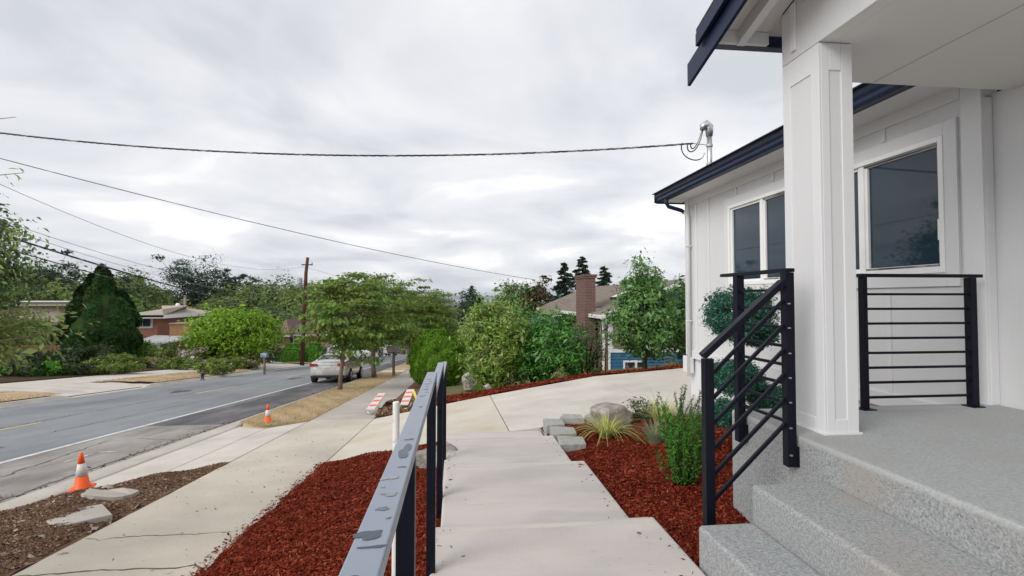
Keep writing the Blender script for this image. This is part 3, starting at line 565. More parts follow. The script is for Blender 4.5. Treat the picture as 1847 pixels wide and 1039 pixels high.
# ---- far side
def far(x, y): return ground(x, y)
fs = structure(grid('far_sidewalk', [-18.7, -17.6, -16.5], [y for y in RY if y <= 240], lambda X, Y: ground(X, Y) + .012, M['conc']))
def fstrip(y0, y1, f0=1.6, f1=1.6):
    yy = np.concatenate([np.linspace(y0, y0 + 3, 8), np.arange(y0 + 3.5, y1 - 2, 1.5), np.linspace(y1 - 2, y1, 5)])
    structure(clipg('far_grass_strip', np.linspace(-16.52, -14.14, 14), yy, lambda x, y: ground(x, y) + .02 + .05 * np.sin(np.clip((x + 16.5) / 2.4, 0, 1) * PI), M['drygrass'], lambda x, y: (y > y0 + (x + 16.5) * f0 * .8) & (y < y1 - (x + 16.5) * f1 * .8)))
    n = int(700 * (y1 - y0)); n = min(n, 14000); y = rng.uniform(y0, y1, n); x = rng.uniform(-16.4, -14.2, n); k = (y > y0 + (x + 16.5) * f0 * .8) & (y < y1 - (x + 16.5) * f1 * .8)
    P = np.stack([x, y, ground(x, y) + .03], -1)[k]; stuff(blades('dry_grass', M['blade'], None, P, .08, .8, rng, .008, 2))
fstrip(-10, 20.4, 0, .05); fstrip(25.3, 39.5, .5, .9); fstrip(50.5, 65, .5, 1); fstrip(73, 110)
for y0, y1 in [(14.5, 31), (34, 56), (62, 77)]: structure(grid('far_driveway', [-26, -22, -18.6, -16.5, -15.5, -14.15], np.linspace(y0, y1, 8), lambda X, Y: ground(X, Y) + .008 - .1 * np.clip((X + 15.6) / 1.3, 0, 1), M['conc']))
# house bed behind far sidewalk
structure(grid('garden_bed', [-24, -21, -18.75], np.arange(4, 39, 2.), lambda X, Y: ground(X, Y) + .05, M['mulchd']))
structure(grid('side_street', [-60, -40, -25, -13.8], [110, 113, 117, 121], lambda X, Y: ground(X, Y) + .02, M['conc']))
# ================================================================== THE WHITE HOUSE
H = thing('white_house', 'white board and batten house with navy gutters and a covered entry porch', 'house', (4.1, 6, -1.5))
WX = 4.10
mb = MB()
Y0, Y1 = 3.55, 8.72
# wall with two window openings
win = [(5.72, 7.28, .19, 1.385), (3.855, 5.50, .215, 1.375)]
mb.box(WX, 4.24, Y0, 3.855, -1.02, 1.95); mb.box(WX, 4.24, 5.50, 5.72, -1.02, 1.95); mb.box(WX, 4.24, 7.28, Y1, -1.02, 1.95)
for a, b, z0, z1 in win: mb.box(WX, 4.24, a, b, -1.02, z0); mb.box(WX, 4.24, a, b, z1, 1.95)
mb.build('wall', M['white'], H)
MB().box(4.17, 4.239, -2.5, 3.549, -1.2, 1.60).build('wall', M['white'], H)
MB().box(4.241, 12, 8.58, 8.72, -1.6, 2.0).add([(4.38, 8.6, 2.0), (12, 8.6, 2.0), (8.2, 8.6, 3.5), (4.38, 8.7, 2.0), (12, 8.7, 2.0), (8.2, 8.7, 3.5)], [(0, 1, 2), (5, 4, 3), (0, 2, 5, 3), (2, 1, 4, 5)]).build('gable_wall', M['white'], H)
MB().box(4.135, 4.23, 3.6, 8.69, -2.3, -1.02).build('foundation', M['whitetrim'], H)
def trim(name, y0, y1, z0, z1, t=.022, m='whitetrim', x=WX): return MB().box(x - t, x, y0, y1, z0, z1).build(name, M[m], H, bevel=.003)
trim('corner_board', 8.60, 8.745, -1.0, 1.9, .026); trim('corner_board', 3.535, 3.70, -1.02, 1.9, .026)
MB().box(WX - .004, 4.168, 3.53, 3.5495, -.82, 1.574).build('corner_board', M['whitetrim'], H, bevel=.003)
trim('skirt_board', 3.71, 8.60, -1.04, -.90, .024); MB().box(4.04, 4.1, 8.5, 8.80, -1.30, -1.02).build('corner_skirt', M['whitetrim'], H, bevel=.004)
trim('frieze_board', 3.71, 8.60, 1.63, 1.78, .018)
for y, z0, z1 in [(7.92, -.9, 1.63), (7.085, 1.52, 1.63), (6.2, 1.52, 1.63), (5.635, -.9, 1.63), (4.47, 1.5, 1.63), (4.45, -.9, .06), (5.15, -.9, .06), (6.6, -.9, .04), (7.2, -.9, .04), (8.35, -.9, 1.63)]:
    trim('batten', y - .022, y + .022, z0, z1, .016)
# siding joint lines above the windows

def window(y0, y1, z0, z1, ym, curtain=False):
    w = MB().box(WX - .035, WX + .05, y0, y0 + .045, z0, z1).box(WX - .035, WX + .05, y1 - .045, y1, z0, z1).box(WX - .035, WX + .05, y0 + .045, y1 - .045, z0, z0 + .05).box(WX - .035, WX + .05, y0 + .045, y1 - .045, z1 - .045, z1).box(WX - .02, WX + .05, ym - .03, ym + .03, z0 + .05, z1 - .045).build('window', M['vinyl'], H, bevel=.004)
    for a, b in ((y0 + .045, ym - .03), (ym + .03, y1 - .045)):
        MB().box(WX + .02, WX + .028, a + .03, b - .03, z0 + .08, z1 - .075).build('pane', M['glass'], w)
        s_ = MB(); q = .03
        s_.box(WX - .005, WX + .03, a, a + q, z0 + .05, z1 - .045).box(WX - .005, WX + .03, b - q, b, z0 + .05, z1 - .045).box(WX - .005, WX + .03, a + q, b - q, z0 + .05, z0 + .05 + q).box(WX - .005, WX + .03, a + q, b - q, z1 - .045 - q, z1 - .045).build('sash', M['vinyl'], w, bevel=.003)
    MB().box(WX - .012, WX - .006, y0 + .06, ym - .035, z0 + .06, z0 + .075).box(WX - .012, WX - .006, y0 + .06, ym - .035, z1 - .07, z1 - .055).box(WX - .012, WX - .006, y0 + .055, y0 + .07, z0 + .06, z1 - .055).build('screen_frame', M['screen'], w)
    MB().box(WX - .02, WX + .0, y0 + .052, y0 + .072, z0 + .28, z0 + .46).build('latch', M['vinyl'], w, bevel=.003)
    T = .115
    for nm, a, b, c, d in (('window_trim', y0 - T, y0, z0 - T, z1 + T), ('window_trim', y1, y1 + T, z0 - T, z1 + T), ('window_trim', y0, y1, z1, z1 + T), ('window_trim', y0, y1, z0 - T, z0)):
        MB().box(WX - .026, WX, a, b, c, d).build(nm, M['whitetrim'], w, bevel=.003)
window(*win[0], 6.45); window(*win[1], 4.74)
# main roof : eave along the street side, overhang soffit, gutter
xe = 3.65
rs = .38
mb = MB()
def rz(x): return 1.90 + (x - 3.6) * rs
mb.add([(3.60, -4, rz(3.60)), (3.60, 8.95, rz(3.6)), (8.2, 8.95, rz(8.2)), (8.2, -4, rz(8.2)), (3.60, -4, rz(3.60) - .05), (3.60, 8.95, rz(3.6) - .05), (8.2, 8.95, rz(8.2) - .05), (8.2, -4, rz(8.2) - .05)], [(0, 3, 2, 1), (4, 5, 6, 7), (0, 1, 5, 4), (1, 2, 6, 5)])
mb.add([(8.2, -4, rz(8.2)), (8.2, 8.95, rz(8.2)), (12.8, 8.95, rz(3.6)), (12.8, -4, rz(3.6))], [(0, 3, 2, 1)])
mb.build('roof', M['roof'], H)
MB().box(3.74, 4.1, 3.45, 8.9, 1.74, 1.755).build('soffit', M['whitetrim'], H)
MB().box(3.71, 3.735, 3.45, 8.93, 1.735, 1.90).build('fascia', M['navy'], H)
g = MB(); prof = [(3.705, 1.735), (3.645, 1.735), (3.625, 1.765), (3.625, 1.80), (3.605, 1.83), (3.60, 1.885), (3.612, 1.885), (3.617, 1.84), (3.64, 1.77), (3.69, 1.745), (3.692, 1.885), (3.705, 1.885)]
n = len(prof); v = [(x, y, z) for y in (3.47, 8.95) for x, z in prof]; g.add(v, [(i, (i + 1) % n, n + (i + 1) % n, n + i) for i in range(n)] + [tuple(range(n))[::-1], tuple(range(n, 2 * n))])
g.box(3.60, 3.70, 8.951, 8.97, 1.735, 1.885); g.build('gutter', M['navy'], H)
MB().box(3.63, 4.4, 8.93, 8.952, 1.72, 1.90).build('rake_end', M['navy'], H)
MB().box(3.56, 3.62, -4, 8.97, 1.888, 1.90).build('drip_edge', M['navy'], H)
MB().tube([(3.655, 8.55, 1.745), (3.655, 8.55, 1.66), (3.69, 8.55, 1.60), (3.93, 8.55, 1.535), (3.97, 8.55, 1.50)], .034, 10).build('downspout_elbow', M['navy'], H, smooth=True)
MB().tube([(3.96, 8.55, 1.51), (4.03, 8.54, 1.46), (4.035, 8.54, 1.38), (4.035, 8.54, -1.35)], .034, 10).build('downspout', M['whitetrim'], H, smooth=True)
for z in (.9, -.4): MB().box(3.995, 4.075, 8.495, 8.585, z, z + .02).build('downspout_strap', M['whitetrim'], H)
# porch : ceiling, gable face, column
PXX = 2.205
MB().prism([(PXX + .006, -2.5), (4.165, -2.5), (4.165, 3.40), (2.44, 3.40), (2.44, 3.225), (PXX + .006, 3.225)], 1.575, 1.60).build('porch_ceiling', M['ceil'], H)
for y in (2.05, .4): MB().box(PXX + .03, 4.16, y, y + .005, 1.573, 1.5755).build('ceiling_joint', M['conc_old'], H)
MB().box(3.02, 3.026, 2.06, 3.38, 1.5732, 1.5757).build('ceiling_joint', M['conc_old'], H)
MB().box(2.46, 4.06, 3.3, 3.39, 1.601, 1.76).build('beam', M['whitetrim'], H)
zt = lambda y: 1.865 + (3.42 - y) * .27
fg = MB(); fg.add([(PXX, -2.5, 1.572), (PXX, 3.218, 1.572), (PXX, 3.218, zt(3.218)), (PXX, 1.2, zt(1.2)), (PXX, -1, zt(1.2) - .6), (PXX, -2.5, zt(1.2) - 1)], [(0, 1, 2, 3, 4, 5)])
fg.add([(PXX + .1, -2.5, 1.574), (PXX + .1, 3.218, 1.574), (PXX + .1, 3.218, zt(3.218)), (PXX + .1, 1.2, zt(1.2)), (PXX + .1, -1, zt(1.2) - .6), (PXX + .1, -2.5, zt(1.2) - 1)], [(5, 4, 3, 2, 1, 0)])
fg.build('gable_wall', M['white'], H)
for y in (3.09, 1.9, .7): MB().box(PXX - .016, PXX, y - .022, y + .022, 1.60 if y < 3 else 1.62, zt(y) - .02).build('batten', M['whitetrim'], H, bevel=.003)
# column with recessed panels
cx0, cx1, cy0, cy1 = PXX, 2.425, 2.87, 3.13
zb = -.82
MB().box(cx0 + .005, cx1 - .005, cy0 + .005, cy1 + .09, zb, 1.572).build('column', M['white'], H)
colm = bpy.data.objects['column']
def ctrim(x0, x1, y0, y1, z0, z1): MB().box(x0, x1, y0, y1, z0, z1).build('column_trim', M['whitetrim'], colm, bevel=.003)
for y0, y1 in ((cy0, cy0 + .075), (cy1 + .01, cy1 + .085)): ctrim(cx0 - .002, cx0 + .012, y0, y1, zb + .01, 1.568)
ctrim(cx0 - .002, cx0 + .012, cy0 + .076, cy1 + .009, 1.40, 1.568); ctrim(cx0 - .002, cx0 + .012, cy0 + .076, cy1 + .009, zb + .01, zb + .09)
for x0, x1 in ((cx0 + .0125, cx0 + .065), (cx1 - .075, cx1)): ctrim(x0, x1, cy0 - .002, cy0 + .012, zb + .01, 1.568)
ctrim(cx0 + .066, cx1 - .076, cy0 - .002, cy0 + .012, 1.40, 1.568); ctrim(cx0 + .066, cx1 - .076, cy0 - .002, cy0 + .012, zb + .01, zb + .09)
ctrim(cx1 - .012, cx1 + .002, cy0 + .013, cy0 + .075, zb + .01, 1.568)
MB().box(cx0 - .014, cx1 + .014, cy0 - .014, cy1 + .1, zb, zb + .012).build('column_base', M['whitetrim'], colm, bevel=.002)
# porch roof overhang: rake boards, soffit sheathing, lookouts, eave fascia
def rk(y, d): return 1.895 + (3.42 - y) * .27 + d
def rakeboard(name, x0, x1, y0, y1, d0, d1, mat, tail=True):
    vs = []
    for x in (x0, x1): vs += [(x, y0, rk(y0, d0)), (x, y1, rk(y1, d0)), (x, y1 + (.0 if not tail else .0), rk(y1, d1)), (x, y0, rk(y0, d1))]
    return MB().add(vs, [(0, 1, 2, 3), (7, 6, 5, 4), (0, 4, 5, 1), (1, 5, 6, 2), (2, 6, 7, 3), (3, 7, 4, 0)]).build(name, mat, H, bevel=.003)
rakeboard('rake_board', 1.775, 1.80, -2, 3.74, -.17, .0, M['navy'])
rakeboard('rake_trim', 1.735, 1.764, -2, 3.52, -.03, .06, M['navy'])
rakeboard('porch_roof', 1.74, 4.2, -2, 3.52, .062, .10, M['roof'])
rakeboard('porch_soffit', 1.801, PXX - .001, -2, 3.40, -.02, -.002, M['ceil'])
rakeboard('porch_soffit', PXX + .001, 4.1, 3.226, 3.40, -.02, -.002, M['ceil'])
rakeboard('lookout', 1.97, 2.03, -2, 3.38, -.12, -.022, M['whitetrim'])
MB().box(1.801, PXX - .002, 3.36, 3.395, 1.80, 1.885).build('soffit_return', M['whitetrim'], H)
MB().box(1.801, 3.55, 3.40, 3.47, 1.80, 1.82).box(1.801, 3.55, 3.45, 3.47, 1.8205, 1.87).box(1.801, 3.55, 3.40, 3.42, 1.8205, 1.87).build('porch_gutter', M['navy'], H)
MB().box(4.3, 4.5, 5.9, 6.1, rz(4.3), rz(4.3) + .22).build('roof_vent', M['navy'], H, bevel=.01)
# service mast on the roof
mx_, my_ = 4.35, 8.35
ms_ = MB().tube([(mx_, my_, 1.9), (mx_, my_, 2.82)], .045, 12).build('service_mast', M['galv'], H, smooth=True)
MB().tube([(mx_, my_, 2.80), (mx_, my_, 2.88), (mx_ - .01, my_ - .01, 2.96), (mx_ - .06, my_ - .01, 3.0), (mx_ - .12, my_ - .02, 2.96), (mx_ - .13, my_ - .02, 2.90)], [.055, .068, .076, .074, .062, .045], 12).build('weatherhead', M['galv'], ms_, smooth=True)
MB().lathe([(.09, 0), (.08, .03), (.05, .09)], 14, (mx_, my_, rz(mx_))).build('roof_boot', M['galv'], ms_, smooth=True)
for z in (2.62, 2.3): MB().lathe([(.056, 0), (.056, .035)], 14, (mx_, my_, z)).build('mast_clamp', M['galv'], ms_)
# ---- porch slab and steps (exposed aggregate)
po = structure(MB().box(2.03, 4.168, -3, 3.62, -2.0, zb).build('porch', M['agg_worn'], bevel=.02, seg=3))
MB().box(1.60, 2.028, -3, 2.66, -2.0, -1.01).build('porch_step', M['agg'], po, bevel=.02, seg=3)
MB().box(1.285, 1.598, -3, 2.64, -2.0, -1.205).build('porch_step', M['agg'], po, bevel=.02, seg=3)
MB().box(2.0285, 2.0295, -3, 3.6, -1.9, zb - .03).build('porch_face', M['agg'], po)
# ================================================================== RAILINGS
PW = .05
def post(parent, x, y, z0, z1, name='post', w=PW):
    return MB().box(x - w / 2, x + w / 2, y - w / 2, y + w / 2, z0, z1).build(name, M['black'], parent, bevel=.003)
# stair railing and porch edge railing
sr = thing('stair_railing', 'black metal railing sloping down the porch steps beside the column', 'railing', (1.5, 2.9, -1.5))
A = (1.985, 2.885); B = (1.985, 3.42); C_ = (1.475, 2.885)
post(sr, A[0], A[1], -1.0, .155, w=.055); post(sr, C_[0], C_[1], -1.46, -.355, w=.055)
sl0 = (C_[0] - .03, -.34); sl1 = (A[0] - .028, .10)
MB().bar((sl0[0], A[1], sl0[1]), (sl1[0], A[1], sl1[1]), .058, .035).build('handrail', M['black'], sr, bevel=.003)
for i in range(6):
    d = .125 + .147 * i
    MB().bar((C_[0] + .027, A[1], sl0[1] - d + .02), (A[0] - .028, A[1], sl1[1] - d + .01), .02, .02).build('rail_bar', M['black'], sr, bevel=.002)
for z in (-.035, -.18, -.33, -.475, -.62, -.77, -.93): MB().lathe([(.009, 0), (.009, .006), (.005, .008)], 8, (A[0] - .015, A[1] - .0355, z)).build('bolt', M['galv'], sr)
MB().box(2.013, 2.028, A[1] - .03, A[1] + .09, -1.0, -.88).build('mounting_plate', M['black'], sr, bevel=.002)
MB().box(A[0] + .028, 2.0125, A[1] - .025, A[1] + .025, -.99, -.89).build('mounting_block', M['black'], sr)
er = thing('porch_edge_railing', 'black metal railing along the street edge of the porch, behind the sloping stair rail', 'railing', (1.985, 3.2, -.8))
post(er, B[0], B[1], -1.0, .155, w=.055)
MB().box(A[0] - .03, A[0] + .03, A[1] - .03, 3.62, .157, .18).build('top_rail', M['black'], er, bevel=.003)
MB().box(2.013, 2.028, B[1] - .03, B[1] + .09, -1.0, -.88).box(2.0, 2.0125, B[1] - .02, B[1] + .02, -.98, -.9).build('mounting_plate', M['black'], er, bevel=.002)
for i in range(8): z = .05 - i * .113; MB().box(A[0] - .009, A[0] + .009, A[1] + .028, B[1] - .028, z - .009, z + .009).build('rail_bar', M['black'], er, bevel=.002)
pr = thing('porch_side_railing', 'black metal railing with eight thin bars between the column and the house wall', 'railing', (3.5, 3.55, zb))
MB().box(2.992, 3.024, 3.4725, 3.5275, zb, .1565).build('post', M['black'], pr, bevel=.003); post(pr, 3.90, 3.50, zb, .155, w=.055)
MB().box(2.97, 3.98, 3.47, 3.53, .157, .182).build('top_rail', M['black'], pr, bevel=.003)
for i in range(8): z = .03 - i * .109; MB().box(3.038, 3.872, 3.491, 3.509, z - .009, z + .009).build('rail_bar', M['black'], pr, bevel=.002)
for x in (3.01, 3.90): MB().box(x - .05, x + .05, 3.45, 3.55, zb, zb + .008).build('base_plate', M['black'], pr)
# path handrail
hr = thing('path_handrail', 'black metal handrail with rain drops on its flat top, along the stepped path', 'handrail', (-.13, 2.7, -1.5))
hx0 = -.123
segs = [((hx0 + .0, -1.2, -.335), (hx0, 2.76, -.405)), ((hx0, 2.765, -.50), (hx0, 4.42, -.56)), ((hx0, 4.425, -.68), (hx0, 5.95, -.74))]
for i, (a, b) in enumerate(segs):
    MB().bar(a, b, .05 if i else .052, .028).build('top_rail', M['rail_top_sheen'], hr, bevel=.003)
    MB().box(hx0 - .024, hx0 + .024, b[1] - .05, b[1], b[2] - .15, b[2] - .016).build('end_cap', M['black'], hr, bevel=.002)
for y, zt_, z0 in ((-.2, -.37, -1.5), (1.33, -.395, -1.5), (2.70, -.43, -1.5), (4.20, -.565, -1.72), (5.78, -.755, -1.93)):
    post(hr, hx0, y, z0, zt_, w=.046); MB().box(hx0 + .0235, -.131 + .0, y - .02, y + .02, z0 + .04, z0 + .1).build('bracket', M['galv'], hr)
    MB().box(hx0 - .022, hx0 + .04, y - .05, y + .05, z0 - .012, z0 + .0).build('foot_plate', M['black'], hr)
rg = np.random.default_rng(8)
def railz(y): return -.335 + (y + 1.2) / 3.96 * (-.07) + .0145
for cy, ln, wd, off in [(.66, .045, .018, -.002), (.76, .03, .016, .006), (.80, .055, .018, -.006), (.90, .035, .010, 0), (.97, .03, .014, .004), (1.06, .05, .012, -.006), (1.13, .02, .007, .01), (1.25, .10, .014, .004), (1.42, .03, .008, .0), (1.80, .02, .006, .004), (2.02, .05, .008, -.005), (2.10, .03, .007, .008), (2.18, .035, .012, 0), (2.25, .03, .007, .0), (2.33, .03, .013, -.002), (2.41, .02, .007, .008), (2.48, .025, .012, 0), (.60, .02, .012, .004), (.86, .012, .004, .016), (1.01, .012, .004, -.014), (1.36, .02, .010, .005)]:
    n = 28; a = np.linspace(0, 2 * PI, n, endpoint=False) ; pp = rg.random(3) * 6.3; r = 1 + .28 * np.cos(2 * a + pp[0]) + .20 * np.cos(3 * a + pp[1]) + .08 * np.cos(5 * a + pp[2]); ang = rg.normal(.9, .4)
    v = []
    for i in range(n):
        px_ = wd * r[i] * math.cos(a[i]); py_ = ln * .5 * r[i] * math.sin(a[i]); x = hx0 + off + max(-.022, min(.022, px_ + py_ * math.sin(ang) * .4)); y = cy + py_ * math.cos(ang); v.append((x, y, railz(y) + .0005))
    c = np.mean(np.array(v), 0); v2 = [tuple(np.array(q) * .75 + c * .25 + np.array([0, 0, .0006])) for q in v]
    MB().add(v, [tuple(range(n))]).build('puddle', M['puddle'], hr)
#PART3
# ================================================================== NEAR OBJECTS
# retaining blocks at the end of the bed
rw = thing('block_retaining_wall', 'low retaining wall of grey stone blocks at the end of the mulch bed', 'retaining wall', (1.4, 7.2, -1.9))
def blk(cx, cy, rot, z, w=.30, d=.40, h=.22, tp=.05):
    Mx = Matrix.Translation((cx, cy, z)) @ Matrix.Rotation(R(rot), 4, 'Z'); v = [(-w / 2, -d / 2), (w / 2, -d / 2 + tp), (w / 2, d / 2 - tp), (-w / 2, d / 2)]
    vs = [tuple(Mx @ Vector((a, b, c))) for c in (-h, 0) for a, b in v]
    MB().add(vs, [(3, 2, 1, 0), (4, 5, 6, 7)] + [(i, (i + 1) % 4, 4 + (i + 1) % 4, 4 + i) for i in range(4)]).build('block', M['block'], rw, bevel=.008)
blk(1.445, 6.34, -7, -1.772, .33, .42); blk(1.435, 6.80, -6, -1.764, .33, .42); blk(1.40, 7.26, -4, -1.760, .27, .42)
rg = np.random.default_rng(2)
for i in range(7): blk(1.74 + i * .40, 7.60 + rg.normal(0, .02), 82 + rg.normal(0, 7), -1.768 + .012 * i, .27, .37)
# rocks
def rock(name, label, cat, c, r, seed, parent=None, mat='rock', group=None):
    rg = np.random.default_rng(seed); import bmesh
    bm = bmesh.new(); bmesh.ops.create_icosphere(bm, subdivisions=4, radius=1); D = unit(rg.normal(0, 1, (18, 3))); h = .62 + .28 * rg.random(18)
    me = bpy.data.meshes.new(name)
    ph = rg.random(6) * 6
    for v in bm.verts:
        p = np.array(v.co); f = 1.
        q = D @ p; m = np.min(np.where(q > 1e-3, h / np.maximum(q, 1e-3), 9)); f = min(1.02, m)
        f += .02 * math.sin(7 * p[0] + ph[0]) * math.sin(8 * p[1] + ph[1]) + .012 * math.sin(17 * p[2] + ph[2] + 9 * p[0]) + rg.normal(0, .004)
        v.co = Vector((p[0] * r[0] * f, p[1] * r[1] * f, p[2] * r[2] * f))
    bm.to_mesh(me); bm.free(); me.materials.append(M[mat]); me.polygons.foreach_set('use_smooth', [True] * len(me.polygons))
    o = link(name, me, parent); o.location = Vector(c) - (acc(parent) if parent else Vector((0, 0, 0)))
    if label: tag(o, label, cat, group)
    return o
def zb_(x, y): return float(bedR(x, y))
X_ = PX(1102, 7.0); rock('boulder', 'grey angular boulder in the mulch bed behind the yellow sedge', 'boulder', (X_, 7.05, zb_(X_, 7.05) + .14), (.36, .25, .27), 4)
X_ = PX(785, 6.0); rock('boulder', 'rounded brown rock in the mulch between the handrail posts', 'boulder', (X_ + .02, 6.1, float(bedL(X_, 6.1)) + .1), (.27, .2, .2), 9)
# sedge, tufts, shrubs in the front bed
def tuft(name, label, cat, px, Y, L_, lean, n, mat, seed, w=.005, r=.06, droop=.6, x=None):
    rg = np.random.default_rng(seed); X = PX(px, Y) if x is None else x; z = zb_(X, Y); a = rg.random(n) * 2 * PI; rr = r * np.sqrt(rg.random(n))
    t = thing(name, label, cat, (X, Y, z)); B_ = np.stack([rr * np.cos(a), rr * np.sin(a), 0 * a], -1); blades('blades', mat, t, B_ + np.array([X, Y, z]), L_, lean, rg, w, 6, droop, a + rg.normal(0, .6, n)); return t
tuft('sedge', 'arching yellow green sedge spilling over the mulch before the boulder', 'ornamental grass', 1092, 6.55, .40, 1.05, 190, LM['sedge'], 1, .007, .07, .62)
tuft('sedge', 'yellow variegated grass clump behind the upright shrub', 'ornamental grass', 1192, 6.9, .36, .8, 240, LM['sedge'], 2, .006, .1, .5)
tuft('fescue', 'grey green fine grass tuft left of the upright shrub', 'ornamental grass', 1180, 6.1, .27, .7, 300, LM['greygrass'], 3, .003, .09, .45)
X_ = PX(1155, 7.35); shrub('low_shrub', 'small purplish evergreen shrub at the far edge of the front bed', 'shrub', (X_, 7.35, zb_(X_, 7.35)), .19, .17, .30, LM['darkhedge'], 21, 26, 50, .05, .035, .3, stems=14, up=.1, droop=-.6)
def upright(name, label, px, Y, h, r, mat, seed, n, leaf, lean=.12, hj=.3):
    rg = np.random.default_rng(seed); X = PX(px, Y); z = zb_(X, Y); t = thing(name, label, 'shrub', (X, Y, z)); mb = MB(); Ps = []; Os = []
    for i in range(n):
        a = rg.random() * 2 * PI; r0 = r * .5 * math.sqrt(rg.random()); hh = h * (1 - hj * rg.random()) * (1.05 - .5 * (r0 / r)); l_ = lean * (.3 + rg.random())
        p0 = Vector((X + r0 * math.cos(a), Y + r0 * math.sin(a), z)); d = Vector((math.cos(a), math.sin(a), 0)) * (l_ * hh + r * .55); bend = Vector((rg.normal(0, .03), rg.normal(0, .03), 0))
        pts = [p0 + d * (t_ ** .8) + bend * math.sin(t_ * PI) + Vector((0, 0, hh * (t_ - .08 * t_ ** 3))) for t_ in np.linspace(0, 1, 6)]
        mb.tube(pts, [.005, .0045, .004, .003, .002, .001], 4)
        k = int(hh * 260); tt = .06 + .94 * rg.random(k); q = np.array([tuple(p) for p in pts]); Pq = np.stack([np.interp(tt, np.linspace(0, 1, 6), q[:, c]) for c in range(3)], -1)
        o = unit(rg.normal(0, 1, (k, 3)) * np.array([1, 1, .4]) + np.array([0, 0, .8])); Ps.append(Pq + o * leaf * .45); Os.append(o)
    mb.build('stem', M['barkd'], t, smooth=True); P = np.concatenate(Ps); O = np.concatenate(Os); m = len(P)
    Nn = unit(rg.normal(0, 1, (m, 3))); s = leaf * np.exp(rg.normal(0, .25, m)); V, Fc = leaves(P, Nn, O, s, s * .26, .15); npmesh('foliage', V, Fc, mat, t); return t
upright('upright_shrub', 'bright green feathery upright shrub beside the foot of the stair railing', 1231, 4.15, .76, .15, LM['upright'], 5, 60, .034, .17, .62)
upright('plume_shrub', 'taller grey green shrub with curling plume stems behind the bright shrub', 1226, 5.2, .92, .16, LM['plume'], 7, 26, .028, .16, .4)
upright('young_shrub', 'thin upright green shrub between the fescue and the bright shrub', 1207, 5.9, .52, .12, LM['plume'], 17, 16, .028, .2, .4)
# topiary behind the railing
tx, ty = PX(1335, 5.25), 5.25; tz = zb_(tx, ty)
tp_ = thing('pompom_topiary', 'blue green pom-pom topiary with rounded pads behind the stair railing', 'topiary', (tx, ty, tz)); rg = np.random.default_rng(31)
mb = MB(); mb.tube([(tx, ty, tz - .05), (tx + .04, ty, tz + .3), (tx - .03, ty + .02, tz + .7), (tx + .01, ty, tz + 1.1)], [.028, .024, .02, .014], 8)
pads = [(1334, 566, 5.25, .33, .27), (1322, 678, 5.15, .25, .16), (1386, 716, 5.3, .21, .12), (1306, 742, 5.1, .13, .11), (1368, 600, 5.35, .17, .12)]
for px, py, Y, r, hz_ in pads:
    x = PX(px, Y); z = ZP(py, x, Y); mb.tube([(tx, ty, z - .12), ((tx + x) / 2, (ty + Y) / 2, z - .06), (x, Y, z)], [.014, .012, .006], 6)
mb.build('trunk', M['bark'], tp_, smooth=True)
for px, py, Y, r, hz_ in pads:
    x = PX(px, Y); z = ZP(py, x, Y); P, O, C = clumps(rg, (x, Y, z), (r, r, hz_), int(420 * r / .33), 52, .03, .8, .72, .1)
    foliage('foliage_pad', tp_, LM['topiary'], P, O, .026, rg, .4, .3, 0, .7)
# loose pieces on the mulch
MB().box(-.05, .05, -.03, .03, 0, .02, M=Matrix.Translation((PX(1202, 5.0), 4.75, -1.60)) @ Matrix.Rotation(.5, 4, 'Z')).build('paper_scrap', M['refl'], bevel=.004)
tag(bpy.data.objects['paper_scrap'], 'small white scrap lying on the mulch near the bright shrub', 'litter')
# white stake
zst = float(bedL(-.72, 3.1))
kx = PX(716, 3.0)
o = MB().lathe([(.0195, 0), (.0195, 1.16), (.017, 1.165)], 14, (kx, 3.0, float(bedL(kx, 3.0)) - .1)).build('white_stake', M['pvc'], smooth=False, origin=(kx, 3.0, -1.6)); tag(o, 'white plastic pipe stake standing in the mulch left of the handrail', 'stake')
# traffic cones
def cone(loc, s, label, tilt=0):
    t = thing('traffic_cone', label, 'traffic cone', (0, 0, 0), 'orange traffic cones by the kerb')
    q = MB(); q.prism([(-.19, -.14), (-.14, -.19), (.14, -.19), (.19, -.14), (.19, .14), (.14, .19), (-.14, .19), (-.19, .14)], 0, .03).build('base', M['orange'], t, bevel=.006)
    def rr(z): return .135 - .105 * (z / .70)
    MB().lathe([(.155, .03), (rr(.04), .045), (rr(.26), .26)], 24).build('lower_body', M['orange'], t, smooth=True); MB().lathe([(rr(.50), .50), (rr(.70), .70), (rr(.70) - .008, .705)], 24).build('tip', M['orange'], t, smooth=True)
    MB().lathe([(rr(.26) + .002, .26), (rr(.50) + .002, .50)], 24).build('reflective_collar', M['refl'], t, smooth=True)
    t.location = loc; t.scale = (s, s, s); t.rotation_euler = (R(tilt), R(-tilt), .3); return t
cone((PX(157, 6.55), 6.55, float(strp(PX(157, 6.55), 6.55)) - .005), .60, 'orange traffic cone with white band standing on the brown dirt', 2)
cone((PX(486, 11.9), 11.9, gsf(0, 11.9) - .03), .60, 'orange traffic cone with white band at the tip of the dry grass strip', 0)
# utility lid and lump of dried concrete in the dirt strip
q = thing('utility_cover', 'flat square concrete utility cover half buried in the dirt strip', 'utility cover', (-3.62, 5.45, -2.1))
MB().prism([(-3.60, 5.10), (-3.98, 5.48), (-3.63, 5.80), (-3.30, 5.42)], lambda x, y: gsf(x, y) - .05, lambda x, y: gsf(x, y) + .052).build('lid', M['conc_old'], q, bevel=.008)
o = blob('concrete_splat', PX(200, 6.2), 6.2, .26, .17, lambda x, y: float(strp(x, y)) + .012, M['conc_old'], None, 20, .16, th=.03); tag(o, 'pale lump of dried concrete on the dirt beside the cone', 'concrete lump')
